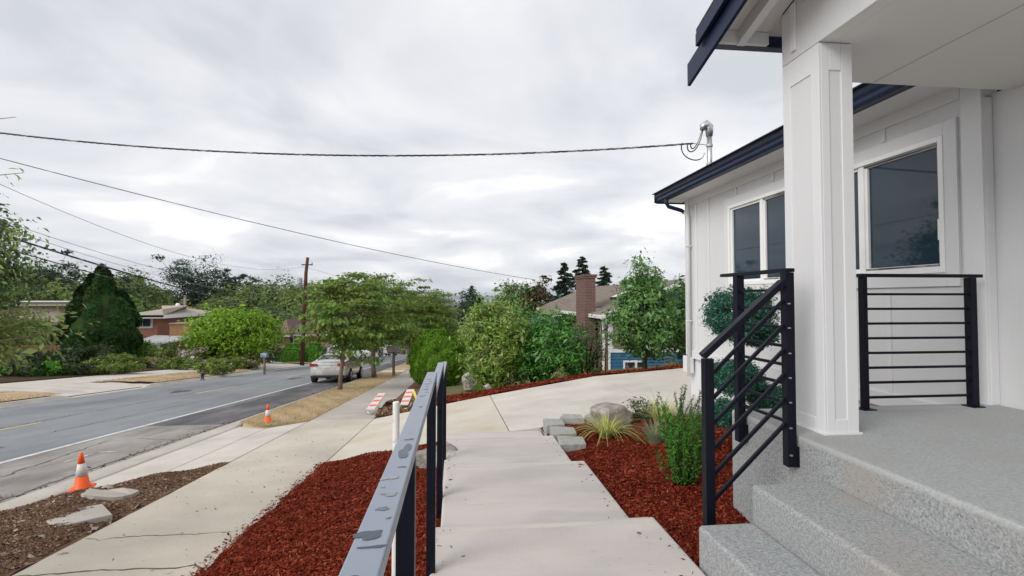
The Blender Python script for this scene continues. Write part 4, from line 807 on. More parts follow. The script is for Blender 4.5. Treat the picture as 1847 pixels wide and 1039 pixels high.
# barricade planks and strap on the dirt by the sidewalk
bz = lambda y: gsf(0, y) + .03
bars_ = [((PX(672, 12.9), 12.75, bz(12.75) + .10), (PX(690, 13.9), 14.0, bz(14) + .36), 'orange and white striped barricade board lying behind the white stake'),
         ((PX(731, 13.1), 13.0, bz(13) + .16), (PX(741, 14.2), 14.3, bz(14.3) + .42), 'orange and white striped barricade board lying beside the yellow strap')]
for a, b, lab in bars_:
    t = thing('barricade_board', lab, 'barricade', a, 'striped barricade boards lying on the rubble'); A_ = Vector(a); B_ = Vector(b); n = 7
    MB().bar(a, b, .20, .03).build('board', M['refl'], t, bevel=.004)
    d = (B_ - A_) / n; u = Vector((1, 0, 0)); nrm = d.normalized().cross(u).normalized() * -1
    for i in range(1, n, 2):
        p = A_ + d * i + Vector((0, 0, .0)); up = (d.cross(u)).normalized(); up = up if up.z > 0 else -up
        p0 = p + up * .0165; v = [p0 - u * .085, p0 + u * .085, p0 + u * .085 + d * .7, p0 - u * .085 + d * .7]
        MB().add([v[0], v[1] + d * .1, v[2] + d * .1, v[3]], [(0, 1, 2, 3)]).build('stripe', M['orange'], t)
    MB().tube([A_ + Vector((-.1, 0, -.03)), A_ + Vector((.0, -.05, -.12)), A_ + Vector((.14, .02, -.05)), A_ + Vector((.15, .3, .0))], .02, 6).build('frame', M['galv'], t, smooth=True)
rg = np.random.default_rng(4)
sp = [(PX(746, 13.9), 14.0, bz(14) + .42), (PX(752, 13.6), 13.7, bz(13.7) + .22), (PX(748, 13.3), 13.3, bz(13.3) + .12), (PX(757, 13.1), 13.1, bz(13.1) + .10), (PX(745, 12.8), 12.7, bz(12.7) + .05), (PX(730, 12.7), 12.5, bz(12.5) + .04), (PX(722, 12.8), 12.6, bz(12.6) + .05), (PX(735, 12.9), 12.9, bz(12.9) + .09), (PX(750, 13), 13.0, bz(13) + .06)]
q = MB()
for i in range(len(sp) - 1): q.bar(sp[i], sp[i + 1], .07, .014)
o = q.build('yellow_strap', M['yellow'], bevel=.004, origin=sp[4]); tag(o, 'yellow plastic strap curled around the barricade boards', 'strap')
P = np.stack([rg.uniform(-1.83, -.8, 2600), rg.uniform(12.1, 15, 2600), np.zeros(2600)], -1); P[:, 2] = gs(P[:, 1]) + .05 + .05 * rg.random(2600); stuff(scatter('rubble', M['chipd'], P, .06, rg, .7, .8, .8))
# mailboxes, hydrant
def mailbox(loc, label, m, s=1., rot=0, hp=.95):
    t = thing('mailbox', label, 'mailbox', (0, 0, 0)); MB().box(-.05, .05, -.05, .05, -.1, hp).build('post', M['bark'], t, bevel=.005); MB().box(-.11, .11, -.24, .24, hp, hp + .03).build('shelf', M['wood'], t)
    a = np.linspace(0, PI, 9); pr_ = [(-.1, 0), (.1, 0)] + [(.1 * math.cos(v), .13 + .1 * math.sin(v)) for v in a]; n = len(pr_)
    v = [(x, y, hp + .031 + z) for y in (-.25, .25) for x, z in pr_]; MB().add(v, [(i, n + i, n + (i + 1) % n, (i + 1) % n) for i in range(n)] + [tuple(range(n)), tuple(range(n, 2 * n))[::-1]]).build('box', M[m], t)
    MB().box(-.09, .09, -.262, -.251, hp + .045, hp + .2).build('door', M[m], t, bevel=.004); MB().box(.102, .112, -.1, -.07, hp + .12, hp + .3).build('flag', M['orange'], t)
    t.location = loc; t.scale = (s, s, s); t.rotation_euler.z = rot; return t
x = PX(711, 29); mailbox((x, 29, gsf(0, 29)), 'grey mailbox on a post in the grass strip beyond the silver sedan', 'mailgrey', 1.35, -1.3)
x = -14.6; y = 34.6; mailbox((PX(479, y), y, float(ground(PX(479, y), y))), 'blue grey mailbox on a post across the street by the pale driveway', 'mailblue', 1.05, 1.1)
t = thing('fire_hydrant', 'small dark fire hydrant in the dry grass across the street', 'hydrant', (0, 0, 0)); MB().lathe([(.17, 0), (.17, .04), (.11, .05), (.11, .5), (.14, .52), (.14, .56), (.11, .6), (.06, .7), (.03, .76)], 14).build('barrel', M['bluetarp'], t, smooth=True)
for s_ in (-1, 1): MB().tube([(s_ * .09, 0, .4), (s_ * .2, 0, .4)], .055, 8).build('outlet', M['bluetarp'], t)
y = 27.5; t.scale = (.66, .66, .66); t.location = (PX(368, y), y, float(ground(PX(368, y), y)) + .03)
# ================================================================== POLES AND WIRES
def wire(name, label, fn, t0, t1, r, mat='wire', n=40, twist=0, group=None):
    pts = [Vector(fn(t0 + (t1 - t0) * i / n)) for i in range(n + 1)]
    mb = MB()
    if twist:
        for ph in (0, 2.1, 4.2):
            q = []
            m = n * 12
            for i in range(m + 1):
                u = i / m; p = Vector(fn(t0 + (t1 - t0) * u)); a = u * twist * 2 * PI + ph; q.append(p + Vector((math.cos(a) * r * .75, math.cos(a) * r * .2, math.sin(a) * r * .75)))
            mb.tube(q, r * .62, 5)
    else: mb.tube(pts, r, 5)
    o = mb.build(name, M[mat], smooth=True, origin=tuple(pts[0])); return tag(o, label, 'power line', group)
ax_, ay_, az_ = mx_ - .3, my_ - .02, 2.66
wire('service_wire', 'thick twisted service cable from the street to the mast on the white house roof', lambda t: (ax_ + (-15.4 - ax_) * t, ay_ + (12 - ay_) * t, az_ - 1.16 * t + 2.95 * t * t), 0, 1, .013, n=44, twist=46)
wire('neighbor_service_wire', 'thin cable crossing the sky down to the brick chimney house', lambda t: (-15.5 + 19.7 * t, 12 + 15.2 * t, 4.56 - 5.15 * t + 1.588 * t * t), 0, 1.0, .011)
def q3(y, a, b, c):
    (y0, z0), (y1, z1), (y2, z2) = a, b, c
    return z0 * (y - y1) * (y - y2) / ((y0 - y1) * (y0 - y2)) + z1 * (y - y0) * (y - y2) / ((y1 - y0) * (y1 - y2)) + z2 * (y - y0) * (y - y1) / ((y2 - y0) * (y2 - y1))
PX0, PY0 = PX(546, 50), 50; PZ0 = float(ground(PX0, 50))
xl = lambda y: -15.3 + (PX0 + 15.3) * (y - 12) / 38
for j, (dzv, r) in enumerate([(0, .035), (-.42, .022)]):
    wire('telephone_cable', ('thick dark telephone cable along the far side of the street' if j == 0 else 'lower thin telephone cable along the far side of the street'), lambda t, d=dzv: (xl(12 + 38 * t), 12 + 38 * t, q3(12 + 38 * t, (12, 3.35), (29.6, .55), (50, -1.35)) + d), 0, 1, r)
for j, (a, b, c) in enumerate([((12, 5.3), (30, 2.35), (50, 3.0)), ((12, 3.9), (29, 1.35), (50, 1.3)), ((12, 3.75), (29, 1.0), (50, .6))]):
    wire('power_wire', ['topmost faint power wire rising to the tip of the utility pole', 'middle thin power wire on the utility pole across the street', 'lowest of the three thin power wires on the utility pole'][j], lambda t, a=a, b=b, c=c: (xl(12 + 38 * t), 12 + 38 * t, q3(12 + 38 * t, a, b, c)), 0, 1, .010, 'alu')
for j, (z0, z1, px, py) in enumerate([(3.0, -5.2, 980, 541), (1.3, -7, 1000, 548)]):
    wire('distribution_wire', ['faint wire running from the utility pole tip towards the far trees', 'second faint wire running from the utility pole towards the far trees'][j], lambda t, z0=z0, z1=z1: (PX0 + (30) * t, 50 + 90 * t, z0 + (z1 - z0) * t + 3 * t * (t - 1)), 0, 1, .012, 'alu')
up_ = thing('utility_pole', 'tall dark brown utility pole with a grey transformer behind the street trees', 'utility pole', (PX0, 50, PZ0))
MB().tube([(PX0 + .0, 50, PZ0 - .3), (PX0 + .28, 50, 2.4), (PX0 + .42, 50, 3.85)], [.19, .15, .13], 12).build('pole', M['polewood'], up_, smooth=True)
MB().lathe([(.2, 0), (.24, .03), (.24, .9), (.2, .95), (.08, 1.0)], 16, (PX0 - .25, 49.85, .95)).build('transformer', M['mailgrey'], up_, smooth=True)
MB().box(PX0 - .1, PX0 + .9, 49.85, 49.95, 3.1, 3.2).build('crossarm', M['polewood'], up_)
MB().lathe([(.05, 0), (.07, .06), (.04, .12), (.06, .18)], 10, (PX0 + .85, 49.9, 3.2)).build('insulator', M['mailgrey'], up_)
y = 90; x = PX(334, y); z0 = float(ground(x, y)); gp = thing('grey_utility_pole', 'weathered grey utility pole behind the house with the orange chimney', 'utility pole', (x, y, z0))
MB().tube([(x, y, z0), (x, y, ZP(533, x, y))], [.55 * .4, .2], 8).build('pole', M['polegrey'], gp, smooth=True)
MB().lathe([(.3, 0), (.34, .1), (.34, 1.1), (.2, 1.3)], 10, (x - .9, y - .4, ZP(561, x, y))).build('transformer', M['vinyl'], gp, smooth=True); MB().box(x - .6, x + .7, y - .1, y + .0, ZP(542, x, y), ZP(542, x, y) + .2).build('crossarm', M['polegrey'], gp)
# loose service conductors at the mast
mh = bpy.data.objects['service_mast']
for j, (a, b, c, d) in enumerate([((ax_ - .1, ay_, az_), (mx_ - .45, my_, 2.45), (mx_ - .2, my_, 2.42), (mx_ - .12, my_ - .02, 2.92)), ((ax_ - .2, ay_, az_), (mx_ - .6, my_, 2.40), (mx_ - .15, my_ - .02, 2.25), (mx_ - .1, my_ - .02, 2.5)), ((ax_ - .05, ay_, az_), (mx_ - .35, my_, 2.53), (mx_ - .25, my_, 2.5), (mx_ - .14, my_ - .02, 2.9))]):
    A4 = [Vector(v) for v in (a, b, c, d)]; pts = [A4[0] * (1 - t) ** 3 + A4[1] * 3 * t * (1 - t) ** 2 + A4[2] * 3 * t * t * (1 - t) + A4[3] * t ** 3 for t in np.linspace(0, 1, 14)]
    MB().tube(pts, .010, 6).build('service_drop', M['wire'], mh, smooth=True)
MB().tube([(ax_ - .02, ay_, az_), (mx_ - .05, my_ - .02, 2.64)], .008, 5).build('wedge_clamp', M['galv'], mh)
# ================================================================== VEHICLES
def car(name, label, cat, kind, paint, loc, rot, group=None, lod=False):
    t = thing(name, label, cat, (0, 0, 0), group)
    if kind == 'sedan': Lh = 2.42; st = [(-2.42, .50, .30, .60, .78, .84, .0), (-2.36, .30, .86, .62, .98, 1.0, 0), (-2.05, .24, .90, .64, 1.03, 1.075, 0), (-1.72, .22, .915, .64, 1.02, 1.10, 0), (-1.05, .22, .925, .64, .98, 1.40, 1), (-.35, .22, .925, .64, .96, 1.465, 1), (.35, .22, .925, .63, .94, 1.44, 1), (1.10, .22, .92, .62, .93, 1.03, 0), (1.75, .22, .90, .60, .86, .93, 0), (2.25, .24, .84, .56, .74, .80, 0), (2.42, .40, .5, .5, .62, .66, 0)]
    else: Lh = 2.35; st = [(-2.35, .50, .5, .7, .98, 1.2, .0), (-2.30, .32, .88, .7, 1.1, 1.50, 1), (-2.0, .26, .91, .7, 1.08, 1.68, 1), (-1.2, .24, .93, .7, 1.05, 1.74, 1), (-.3, .24, .93, .7, 1.03, 1.75, 1), (.4, .24, .93, .7, 1.02, 1.68, 1), (1.15, .24, .92, .68, 1.03, 1.13, 0), (1.8, .24, .90, .65, .95, 1.02, 0), (2.25, .26, .84, .6, .82, .88, 0), (2.35, .42, .5, .55, .7, .74, 0)]
    rings = []
    for x, zb0, w, zm, zbelt, zt_, cab in st:
        wr = w * (.70 if cab else .86); rings.append([(x, 0, zb0), (x, w * .8, zb0), (x, w * .97, zb0 + .1), (x, w, zm), (x, w * .95, zbelt), (x, wr, zt_ - (.05 if cab else .03)), (x, wr * .6, zt_ - .005), (x, 0, zt_)])
    mb = MB(); n = 8; v = []
    for r_ in rings: v += r_ + [(a, -b, c) for a, b, c in r_[1:-1][::-1]]
    m = 14; f = []
    for i in range(len(rings) - 1):
        for k in range(m): f.append((i * m + k, i * m + (k + 1) % m, (i + 1) * m + (k + 1) % m, (i + 1) * m + k))
    f.append(tuple(range(m))[::-1]); f.append(tuple((len(rings) - 1) * m + k for k in range(m))); mb.add(v, f)
    body = mb.build('body', M[paint], t, smooth=True, sub=2)
    cabs = [i for i, s_ in enumerate(st) if s_[6]]; c0, c1 = cabs[0] - 1, cabs[-1] + 1
    def quad(name, pts, off):
        P_ = [Vector(p) for p in pts]; nn = (P_[1] - P_[0]).cross(P_[-1] - P_[0]).normalized(); c = sum(P_, Vector()) / len(P_)
        if nn.dot(c - Vector((0, 0, .8))) < 0: nn = -nn
        o = MB().add([p + nn * off for p in P_] + [p + nn * (off - .03) for p in P_], [tuple(range(len(P_)))] + [(i, (i + 1) % len(P_), len(P_) + (i + 1) % len(P_), len(P_) + i) for i in range(len(P_))]).build(name, M['carglass'], t); return o
    g = lambda i, k, s_: Vector((rings[i][k][0], s_ * rings[i][k][1], rings[i][k][2]))
    def lerp2(a, b, c, d, u, v_): return (a * (1 - u) + b * u) * (1 - v_) + (d * (1 - u) + c * u) * v_
    for nm, i0, i1 in (('rear_window', cabs[0] - 1, cabs[0]), ('windshield', cabs[-1] + 1, cabs[-1])):
        if kind != 'sedan' and nm == 'rear_window': i0, i1 = 1, 2
        a, b, c, d = g(i0, 5, -1), g(i0, 5, 1), g(i1, 5, 1), g(i1, 5, -1)
        if kind == 'sedan': a += Vector((0, 0, .03)); b += Vector((0, 0, .03))
        quad(nm, [lerp2(a, b, c, d, .07, .1), lerp2(a, b, c, d, .93, .1), lerp2(a, b, c, d, .9, .88) , lerp2(a, b, c, d, .1, .88)], .035 if kind == 'sedan' else .03)
    for s_ in (-1, 1):
        L_ = [g(i, 4, s_) * .93 + g(i, 5, s_) * .07 for i in range(cabs[0], cabs[-1] + 1)]; T_ = [g(i, 4, s_) * .14 + g(i, 5, s_) * .86 for i in range(cabs[0], cabs[-1] + 1)]
        e0 = g(cabs[0] - 1, 4, s_).lerp(L_[0], .62); e1 = g(cabs[-1] + 1, 4, s_).lerp(L_[-1], .3)
        for k in range(len(L_) - 1): quad('side_window', [L_[k], L_[k].lerp(L_[k + 1], .96), T_[k].lerp(T_[k + 1], .96), T_[k]], -.002)
        quad('side_window', [e0, L_[0] - Vector((.03, 0, 0)), T_[0] - Vector((.03, 0, 0))], -.004); quad('side_window', [L_[-1], e1, T_[-1]], -.004)
        MB().box(-.09, .09, -.1, .1, -.06, .06, M=Matrix.Translation((st[cabs[-1]][0] + .42, s_ * 1.0, st[cabs[-1]][4] + .06))).build('mirror', M[paint], t, bevel=.03)
        for q in (-.25, .75): MB().box(q, q + .18, s_ * .925 - .012, s_ * .925 + .012, .82, .845).build('door_handle', M[paint], t, bevel=.004)
        zt0 = .84 if kind == 'sedan' else .95
        MB().add([(-Lh - .012, s_ * .46, zt0 - .02), (-Lh + .02, s_ * .84, zt0 - .03), (-Lh + .34, s_ * .925, zt0 + .05), (-Lh + .28, s_ * .90, zt0 + .14), (-Lh - .0, s_ * .8, zt0 + .12), (-Lh - .012, s_ * .46, zt0 + .1)], [(0, 1, 4, 5), (1, 2, 3, 4)]).build('tail_light', M['taillight'], t)
        MB().box(2.2, 2.36, s_ * .5 - .18, s_ * .5 + .2, .62, .74).build('headlight', M['refl'], t, bevel=.03)
        for wx in (-1.42, 1.40):
            MB().lathe([(.36, -.005), (.36, .0)], 24).build('tmp', M['rubber'], t); bpy.data.objects.remove(t.children[-1])
            wm = Matrix.Translation((wx, s_ * .93, .335)) @ Matrix.Rotation(-s_ * PI / 2, 4, 'X')
            pr_ = MB().lathe([(.20, .0), (.30, .015), (.335, .0), (.335, -.2), (.2, -.2)], 26); pr_.v = [tuple(wm @ Vector(v_)) for v_ in pr_.v]; wh = pr_.build('wheel', M['rubber'], t, smooth=False)
            rm = MB().lathe([(.205, -.02), (.205, .012), (.18, .004), (.06, .0), (.05, .014)], 20); 
            for k in range(5):
                a = k * 2 * PI / 5; rm.bar((0.05 * math.cos(a), .05 * math.sin(a), .012), (.19 * math.cos(a), .19 * math.sin(a), .016), .045, .012, up=(0, 0, 1))
            rm.v = [tuple(wm @ Vector(v_)) for v_ in rm.v]; rm.build('rim', M['galv'], wh)
            am = MB().lathe([(.0, -.012), (.385, -.012), (.385, -.004)], 26); am.v = [tuple(wm @ Vector(v_)) for v_ in am.v]; am.build('wheel_arch', M['rubber'], t)
    zp = .80 if kind == 'sedan' else .9
    MB().box(-Lh - .022, -Lh - .008, -.17, .17, zp - .06, zp + .06).build('license_plate', M['plate'], t, bevel=.003)
    MB().box(-Lh - .02, -Lh + .0, -.46, .46, zp + .075, zp + .095).build('trunk_trim', M['galv'], t)
    MB().box(-Lh - .005, -Lh + .12, -.78, .78, .27, .38).build('bumper_lower', M['rubber'], t, bevel=.03)
    t.location = loc; t.rotation_euler = rot; return t
sl = math.atan(.091)
yc = 25.6; car('parked_sedan', 'silver sedan parked at the near kerb beyond the first street tree', 'car', 'sedan', 'silver', (-6.15, yc + 2.4, gsf(0, yc + 2.4) - .12), (0, sl, PI / 2))
car('parked_car', 'dark car parked in the driveway across the street behind the hedge', 'car', 'suv', 'darkcar', (PX(594, 58), 61, float(ground(-15, 61)) - .1), (0, 0, .15))
car('parked_car', 'white van with its hood to the street in the driveway across the street', 'car', 'suv', 'whitecar', (PX(617, 56), 60, float(ground(-15, 60)) + .1), (0, 0, .35))
y = 84; car('parked_car', 'distant white car with its hatch to the road beside a black bin', 'car', 'suv', 'whitecar', (PX(699, y), y + 1, gsf(0, y) + .0), (0, sl, 1.3))
t = thing('trash_bin', 'black wheeled trash bin at the far kerb next to the distant white car', 'trash bin', (PX(688, 80), 80, gsf(0, 80))); x = PX(688, 80); MB().add([(x - .25, 79.75, gsf(0, 80)), (x + .25, 79.75, gsf(0, 80)), (x + .25, 80.25, gsf(0, 80)), (x - .25, 80.25, gsf(0, 80)), (x - .32, 79.68, gsf(0, 80) + 1), (x + .32, 79.68, gsf(0, 80) + 1), (x + .32, 80.32, gsf(0, 80) + 1), (x - .32, 80.32, gsf(0, 80) + 1)], [(3, 2, 1, 0), (4, 5, 6, 7), (0, 1, 5, 4), (1, 2, 6, 5), (2, 3, 7, 6), (3, 0, 4, 7)]).build('body', M['bluetarp'], t); MB().box(x - .34, x + .34, 79.6, 80.34, gsf(0, 80) + 1.0, gsf(0, 80) + 1.08).build('lid', M['bluetarp'], t, bevel=.02)
# ================================================================== NEIGHBOUR'S BLUE HOUSE
nb = thing('blue_house', 'blue sided house with a tall brick chimney and taupe roof beyond the driveway', 'house', (9, 27, -3.8))
EX, EZ = 6.40, -.74; RX, RZ = 10.35, .88; YN = 22.0
rl = lambda x: EZ + (x - EX) * (RZ - EZ) / (RX - EX)
def plane_roof(name, x0, x1, y0, y1, th=.12, mat='shing_t', f=rl, par=nb):
    v = []
    for d in (0, -th): v += [(x0, y0, f(x0) + d), (x1, y0, f(x1) + d), (x1, y1, f(x1) + d), (x0, y1, f(x0) + d)]
    return MB().add(v, [(0, 1, 2, 3), (7, 6, 5, 4), (0, 4, 5, 1), (1, 5, 6, 2), (2, 6, 7, 3), (3, 7, 4, 0)]).build(name, M[mat], par)
plane_roof('roof', EX, RX, YN + .03, 40); plane_roof('roof', RX, 2 * RX - EX, YN + .03, 40, f=lambda x: RZ - (x - RX) * (RZ - EZ) / (RX - EX))
def fasc(x0, x1, f, d0, d1, y0, y1, name, mat): 
    v = [];
    for y in (y0, y1): v += [(x0, y, f(x0) + d0), (x1, y, f(x1) + d0), (x1, y, f(x1) + d1), (x0, y, f(x0) + d1)]
    MB().add(v, [(0, 1, 2, 3), (7, 6, 5, 4), (0, 4, 5, 1), (1, 5, 6, 2), (2, 6, 7, 3), (3, 7, 4, 0)]).build(name, M[mat], nb)
fasc(EX - .05, RX, rl, -.2, .02, YN - .03, YN + .03, 'rake_board', 'whitetrim'); fasc(RX, 2 * RX - EX, lambda x: RZ - (x - RX) * .41, -.2, .02, YN - .03, YN + .03, 'rake_board', 'whitetrim')
MB().box(EX - .08, EX - .0, YN + .03, 24.05, EZ - .16, EZ - .0).build('eave_gutter', M['whitetrim'], nb); MB().box(EX - .08, EX, 26.0, 40, EZ - .16, EZ - .0).build('eave_gutter', M['whitetrim'], nb)
WN = 6.85
MB().add([(WN, YN + .5, -.9), (13.9, YN + .5, -.9), (RX, YN + .5, RZ - .12), (WN, YN + .6, -.9), (13.9, YN + .6, -.9), (RX, YN + .6, RZ - .12)], [(0, 1, 2), (5, 4, 3), (0, 2, 5, 3), (1, 4, 5, 2)]).build('gable_wall', M['bluesid'], nb)
MB().box(WN, 13.9, YN + .5, YN + .65, -4.4, -.9).build('wall', M['bluesid'], nb); MB().box(WN, WN + .15, YN + .65, 40, -4.6, -.78).build('wall', M['brickch'], nb)
k_ = 0
z = -2.45
while z > -3.6:
    for x0, x1 in ((WN - .01, 10.4), (10.41, 13.9)): MB().add([(x0, YN + .499, z), (x1, YN + .499, z), (x1, YN + .468, z - .148), (x0, YN + .468, z - .148), (x1, YN + .499, z - .15), (x0, YN + .499, z - .15)], [(0, 3, 2, 1), (3, 5, 4, 2)]).build('siding_plank', M['bluesid'], nb)
    z -= .15
MB().box(WN - .02, 13.9, YN + .44, YN + .5, -2.44, -2.33).build('sill_board', M['whitetrim'], nb); MB().box(WN - .02, 13.9, YN + .45, YN + .5, -.98, -.84).build('head_board', M['whitetrim'], nb)
MB().box(WN - .03, WN + .13, YN + .43, YN + .5, -2.33, -.98).build('corner_post', M['whitetrim'], nb); MB().box(WN - .03, WN + .06, YN + .43, YN + .5, -3.9, -2.44).build('corner_board', M['whitetrim'], nb)
for a, b in ((WN + .17, 8.6), (8.75, 10.4), (10.55, 12.2)):
    w = MB().box(a - .03, b + .03, YN + .46, YN + .5, -2.32, -.99).build('window', M['whitetrim'], nb); MB().box(a + .03, b - .03, YN + .44, YN + .459, -2.26, -1.05).build('blind', M['brownwall'], w)
w = MB().box(7.50, 8.48, YN + .42, YN + .465, -3.18, -2.80).build('window', M['whitetrim'], nb)
for a, b in ((7.58, 8.02), (8.14, 8.42)): MB().box(a, b, YN + .40, YN + .419, -3.15, -2.88).build('pane', M['carglass'], w)
MB().box(6.60, 6.68, YN + .6, YN + .68, -4, -.85).build('porch_post', M['whitetrim'], nb); MB().box(WN - .1, WN - .01, YN + .62, YN + 1.1, -3.9, -2.5).build('side_door', M['wood'], nb)
w = MB().box(WN - .03, WN - .001, 23.0, 23.7, -2.3, -1.1).build('window', M['whitetrim'], nb); MB().box(WN - .04, WN - .031, 23.08, 23.62, -2.2, -1.2).build('pane', M['carglass'], w)
ch = MB().box(6.18, 6.70, 24.1, 25.95, -4.8, .98).build('chimney', M['brickch'], nb); MB().box(6.13, 6.75, 24.05, 26.0, .98, 1.06).build('chimney_cap', M['brickch'], ch); MB().box(6.10, 6.78, 24.02, 26.03, 1.06, 1.15).build('chimney_cap', M['brickch'], ch); MB().box(6.3, 6.6, 24.4, 25.6, 1.15, 1.18).build('flue', M['rubber'], ch)
MB().add([(6.72, 24.0, rl(6.72) + .02), (6.95, 24.0, rl(6.95) + .02), (6.95, 26.1, rl(6.95) + .02), (6.72, 26.1, rl(6.72) + .02)], [(0, 1, 2, 3)]).build('flashing', M['mailgrey'], nb)
x0, x1 = 8.0, 8.9; v = []
for d in (.13, .0): v += [(x0, 25.2, rl(x0) + d), (x1, 25.2, rl(x1) + d), (x1, 26.0, rl(x1) + d), (x0, 26.0, rl(x0) + d)]
sk = MB().add(v, [(0, 1, 2, 3), (0, 4, 5, 1), (1, 5, 6, 2), (2, 6, 7, 3), (3, 7, 4, 0)]).build('skylight', M['rubber'], nb); MB().add([(x0 + .04, 25.24, rl(x0) + .15), (x1 - .04, 25.24, rl(x1) + .13), (x1 - .04, 25.96, rl(x1) + .13), (x0 + .04, 25.96, rl(x0) + .15)], [(0, 1, 2, 3)]).build('skylight_pane', M['vinyl'], sk)
# lower wing of the blue house
MB().box(4.9, 6.5, 31, 38, -5, -1.3).build('wing_wall', M['tealwall'], nb)
xg = PX(1002, 31)
MB().add([(xg - .2, 30.7, -1.05), (8.2, 30.7, -1.05), (8.2, 34.5, -.02), (xg + .9, 34.5, -.02), (xg - .2, 38.3, -1.05), (8.2, 38.3, -1.05)], [(0, 1, 2, 3), (3, 2, 5, 4), (0, 3, 4)]).build('wing_roof', M['shing_t'], nb)
MB().box(xg - .3, 6.4, 30.62, 30.7, -1.2, -1.02).build('wing_fascia', M['whitetrim'], nb)
MB().box(5.2, 7.0, 16.6, 20, -3.4, -2.95).build('garden_wall', M['conc'], None); tag(bpy.data.objects['garden_wall'], 'low pale concrete wall before the blue house', 'wall')
#PART4
# ================================================================== HOUSES ACROSS THE STREET
def Rb(px0, py0, px1, py1, Y): return PX(px0, Y), PX(px1, Y), ZP(py1, PX((px0 + px1) / 2, Y), Y), ZP(py0, PX((px0 + px1) / 2, Y), Y)
def pbox(par, name, mat, px0, py0, px1, py1, Y, depth, bevel=0):
    a, b, c, d = Rb(px0, py0, px1, py1, Y); return MB().box(a, b, Y, Y + depth, c, d).build(name, M[mat], par, bevel=bevel)
def hiproof(par, name, mat, x0, x1, y0, y1, z0, h, inset, th=.18, ridge='x'):
    v = [(x0, y0, z0), (x1, y0, z0), (x1, y1, z0), (x0, y1, z0), (x0, y0, z0 - th), (x1, y0, z0 - th), (x1, y1, z0 - th), (x0, y1, z0 - th)]
    if ridge == 'x': v += [(x0 + inset, (y0 + y1) / 2, z0 + h), (x1 - inset, (y0 + y1) / 2, z0 + h)]; f = [(0, 1, 9, 8), (1, 2, 9), (2, 3, 8, 9), (3, 0, 8)]
    else: v += [((x0 + x1) / 2, y0 + inset, z0 + h), ((x0 + x1) / 2, y1 - inset, z0 + h)]; f = [(0, 1, 8), (1, 2, 9, 8), (2, 3, 9), (3, 0, 8, 9)]
    return MB().add(v, f + [(4, 7, 6, 5), (0, 4, 5, 1), (1, 5, 6, 2), (2, 6, 7, 3), (3, 7, 4, 0)]).build(name, M[mat], par)
Y = 48
h1 = thing('brick_house', 'two level brick house with white fascia, dark hip roof and orange chimney across the street', 'house', (PX(300, Y), Y, -5.5))
pbox(h1, 'wall', 'brick', 228, 574, 285, 646, Y, 9); pbox(h1, 'fascia', 'whitetrim', 215, 568.5, 299, 574.5, Y - .8, 10.5)
a, b, c, d = Rb(215, 564, 296, 568.5, Y - .8); hiproof(h1, 'roof', 'beige', a, b, Y - .8, Y + 9.7, c, .75, 3)
w = pbox(h1, 'window', 'whitetrim', 252, 573.5, 276, 592, Y - .1, .09); pbox(w, 'pane', 'glass', 259, 575.5, 272, 588.5, Y - .14, .03); pbox(w, 'pane', 'glass', 253.5, 575.5, 257.5, 588.5, Y - .14, .03)
a, b, c, d = Rb(279, 578, 382, 607, Y + 1.2); v = [(a, Y + 1.2, c), (b, Y + 1.2, c), (b - 1.1, Y + 6, d), (a, Y + 6, d + .1), (a, Y + 11, c), (b, Y + 11, c)]
MB().add(v, [(0, 1, 2, 3), (3, 2, 5, 4), (1, 5, 2), (0, 3, 4)]).build('low_roof', M['shing_g'], h1); pbox(h1, 'low_wall', 'brick', 285, 607, 372, 646, Y + 1.6, 8)
chm = pbox(h1, 'chimney', 'brickor', 307, 584.5, 344, 606, Y - .4, 1.5); pbox(chm, 'chimney_cap', 'beige', 305.5, 582.5, 345.5, 584.5, Y - .5, 1.7)
a, b, c, d = Rb(263, 606, 350, 616, Y - 1.5); MB().add([(a - .1, Y - 3.6, c), (b - 1.8, Y - 3.6, c + .02), (b, Y - .5, d - .1), (a, Y - .1, d), (a - .1, Y - 3.6, c - .12), (b - 1.8, Y - 3.6, c - .1), (b, Y - .5, d - .22), (a, Y - .1, d - .12)], [(0, 1, 2, 3), (7, 6, 5, 4), (0, 4, 5, 1), (1, 5, 6, 2), (2, 6, 7, 3), (3, 7, 4, 0)]).build('carport_roof', M['white'], h1)
pbox(h1, 'post', 'whitetrim', 284, 616, 288, 645, Y - 3.2, .25); pbox(h1, 'post', 'brick', 273, 618, 281, 645, Y - 1, .4)
# flat roofed house on the left
Y = 52; h0 = thing('beige_house', 'low house with a flat beige roof at the left edge behind the cypress', 'house', (PX(40, Y), Y, -5))
pbox(h0, 'roof', 'beige', -90, 545, 122, 552, Y, 9); pbox(h0, 'roof_edge', 'whitetrim', -92, 543.5, 124, 545, Y - .2, 9.4); pbox(h0, 'wall', 'beige', -80, 552, 108, 640, Y + .6, 8)
q = thing('board_fence', 'brown vertical board fence at the left edge below the pale leaves', 'fence', (PX(20, 36), 36, -3.6))
for i in range(26): pbox(q, 'board', 'wood', -60 + i * 6.6, 622, -60 + i * 6.6 + 6.0, 662, 36 + (i % 2) * .02, .03)
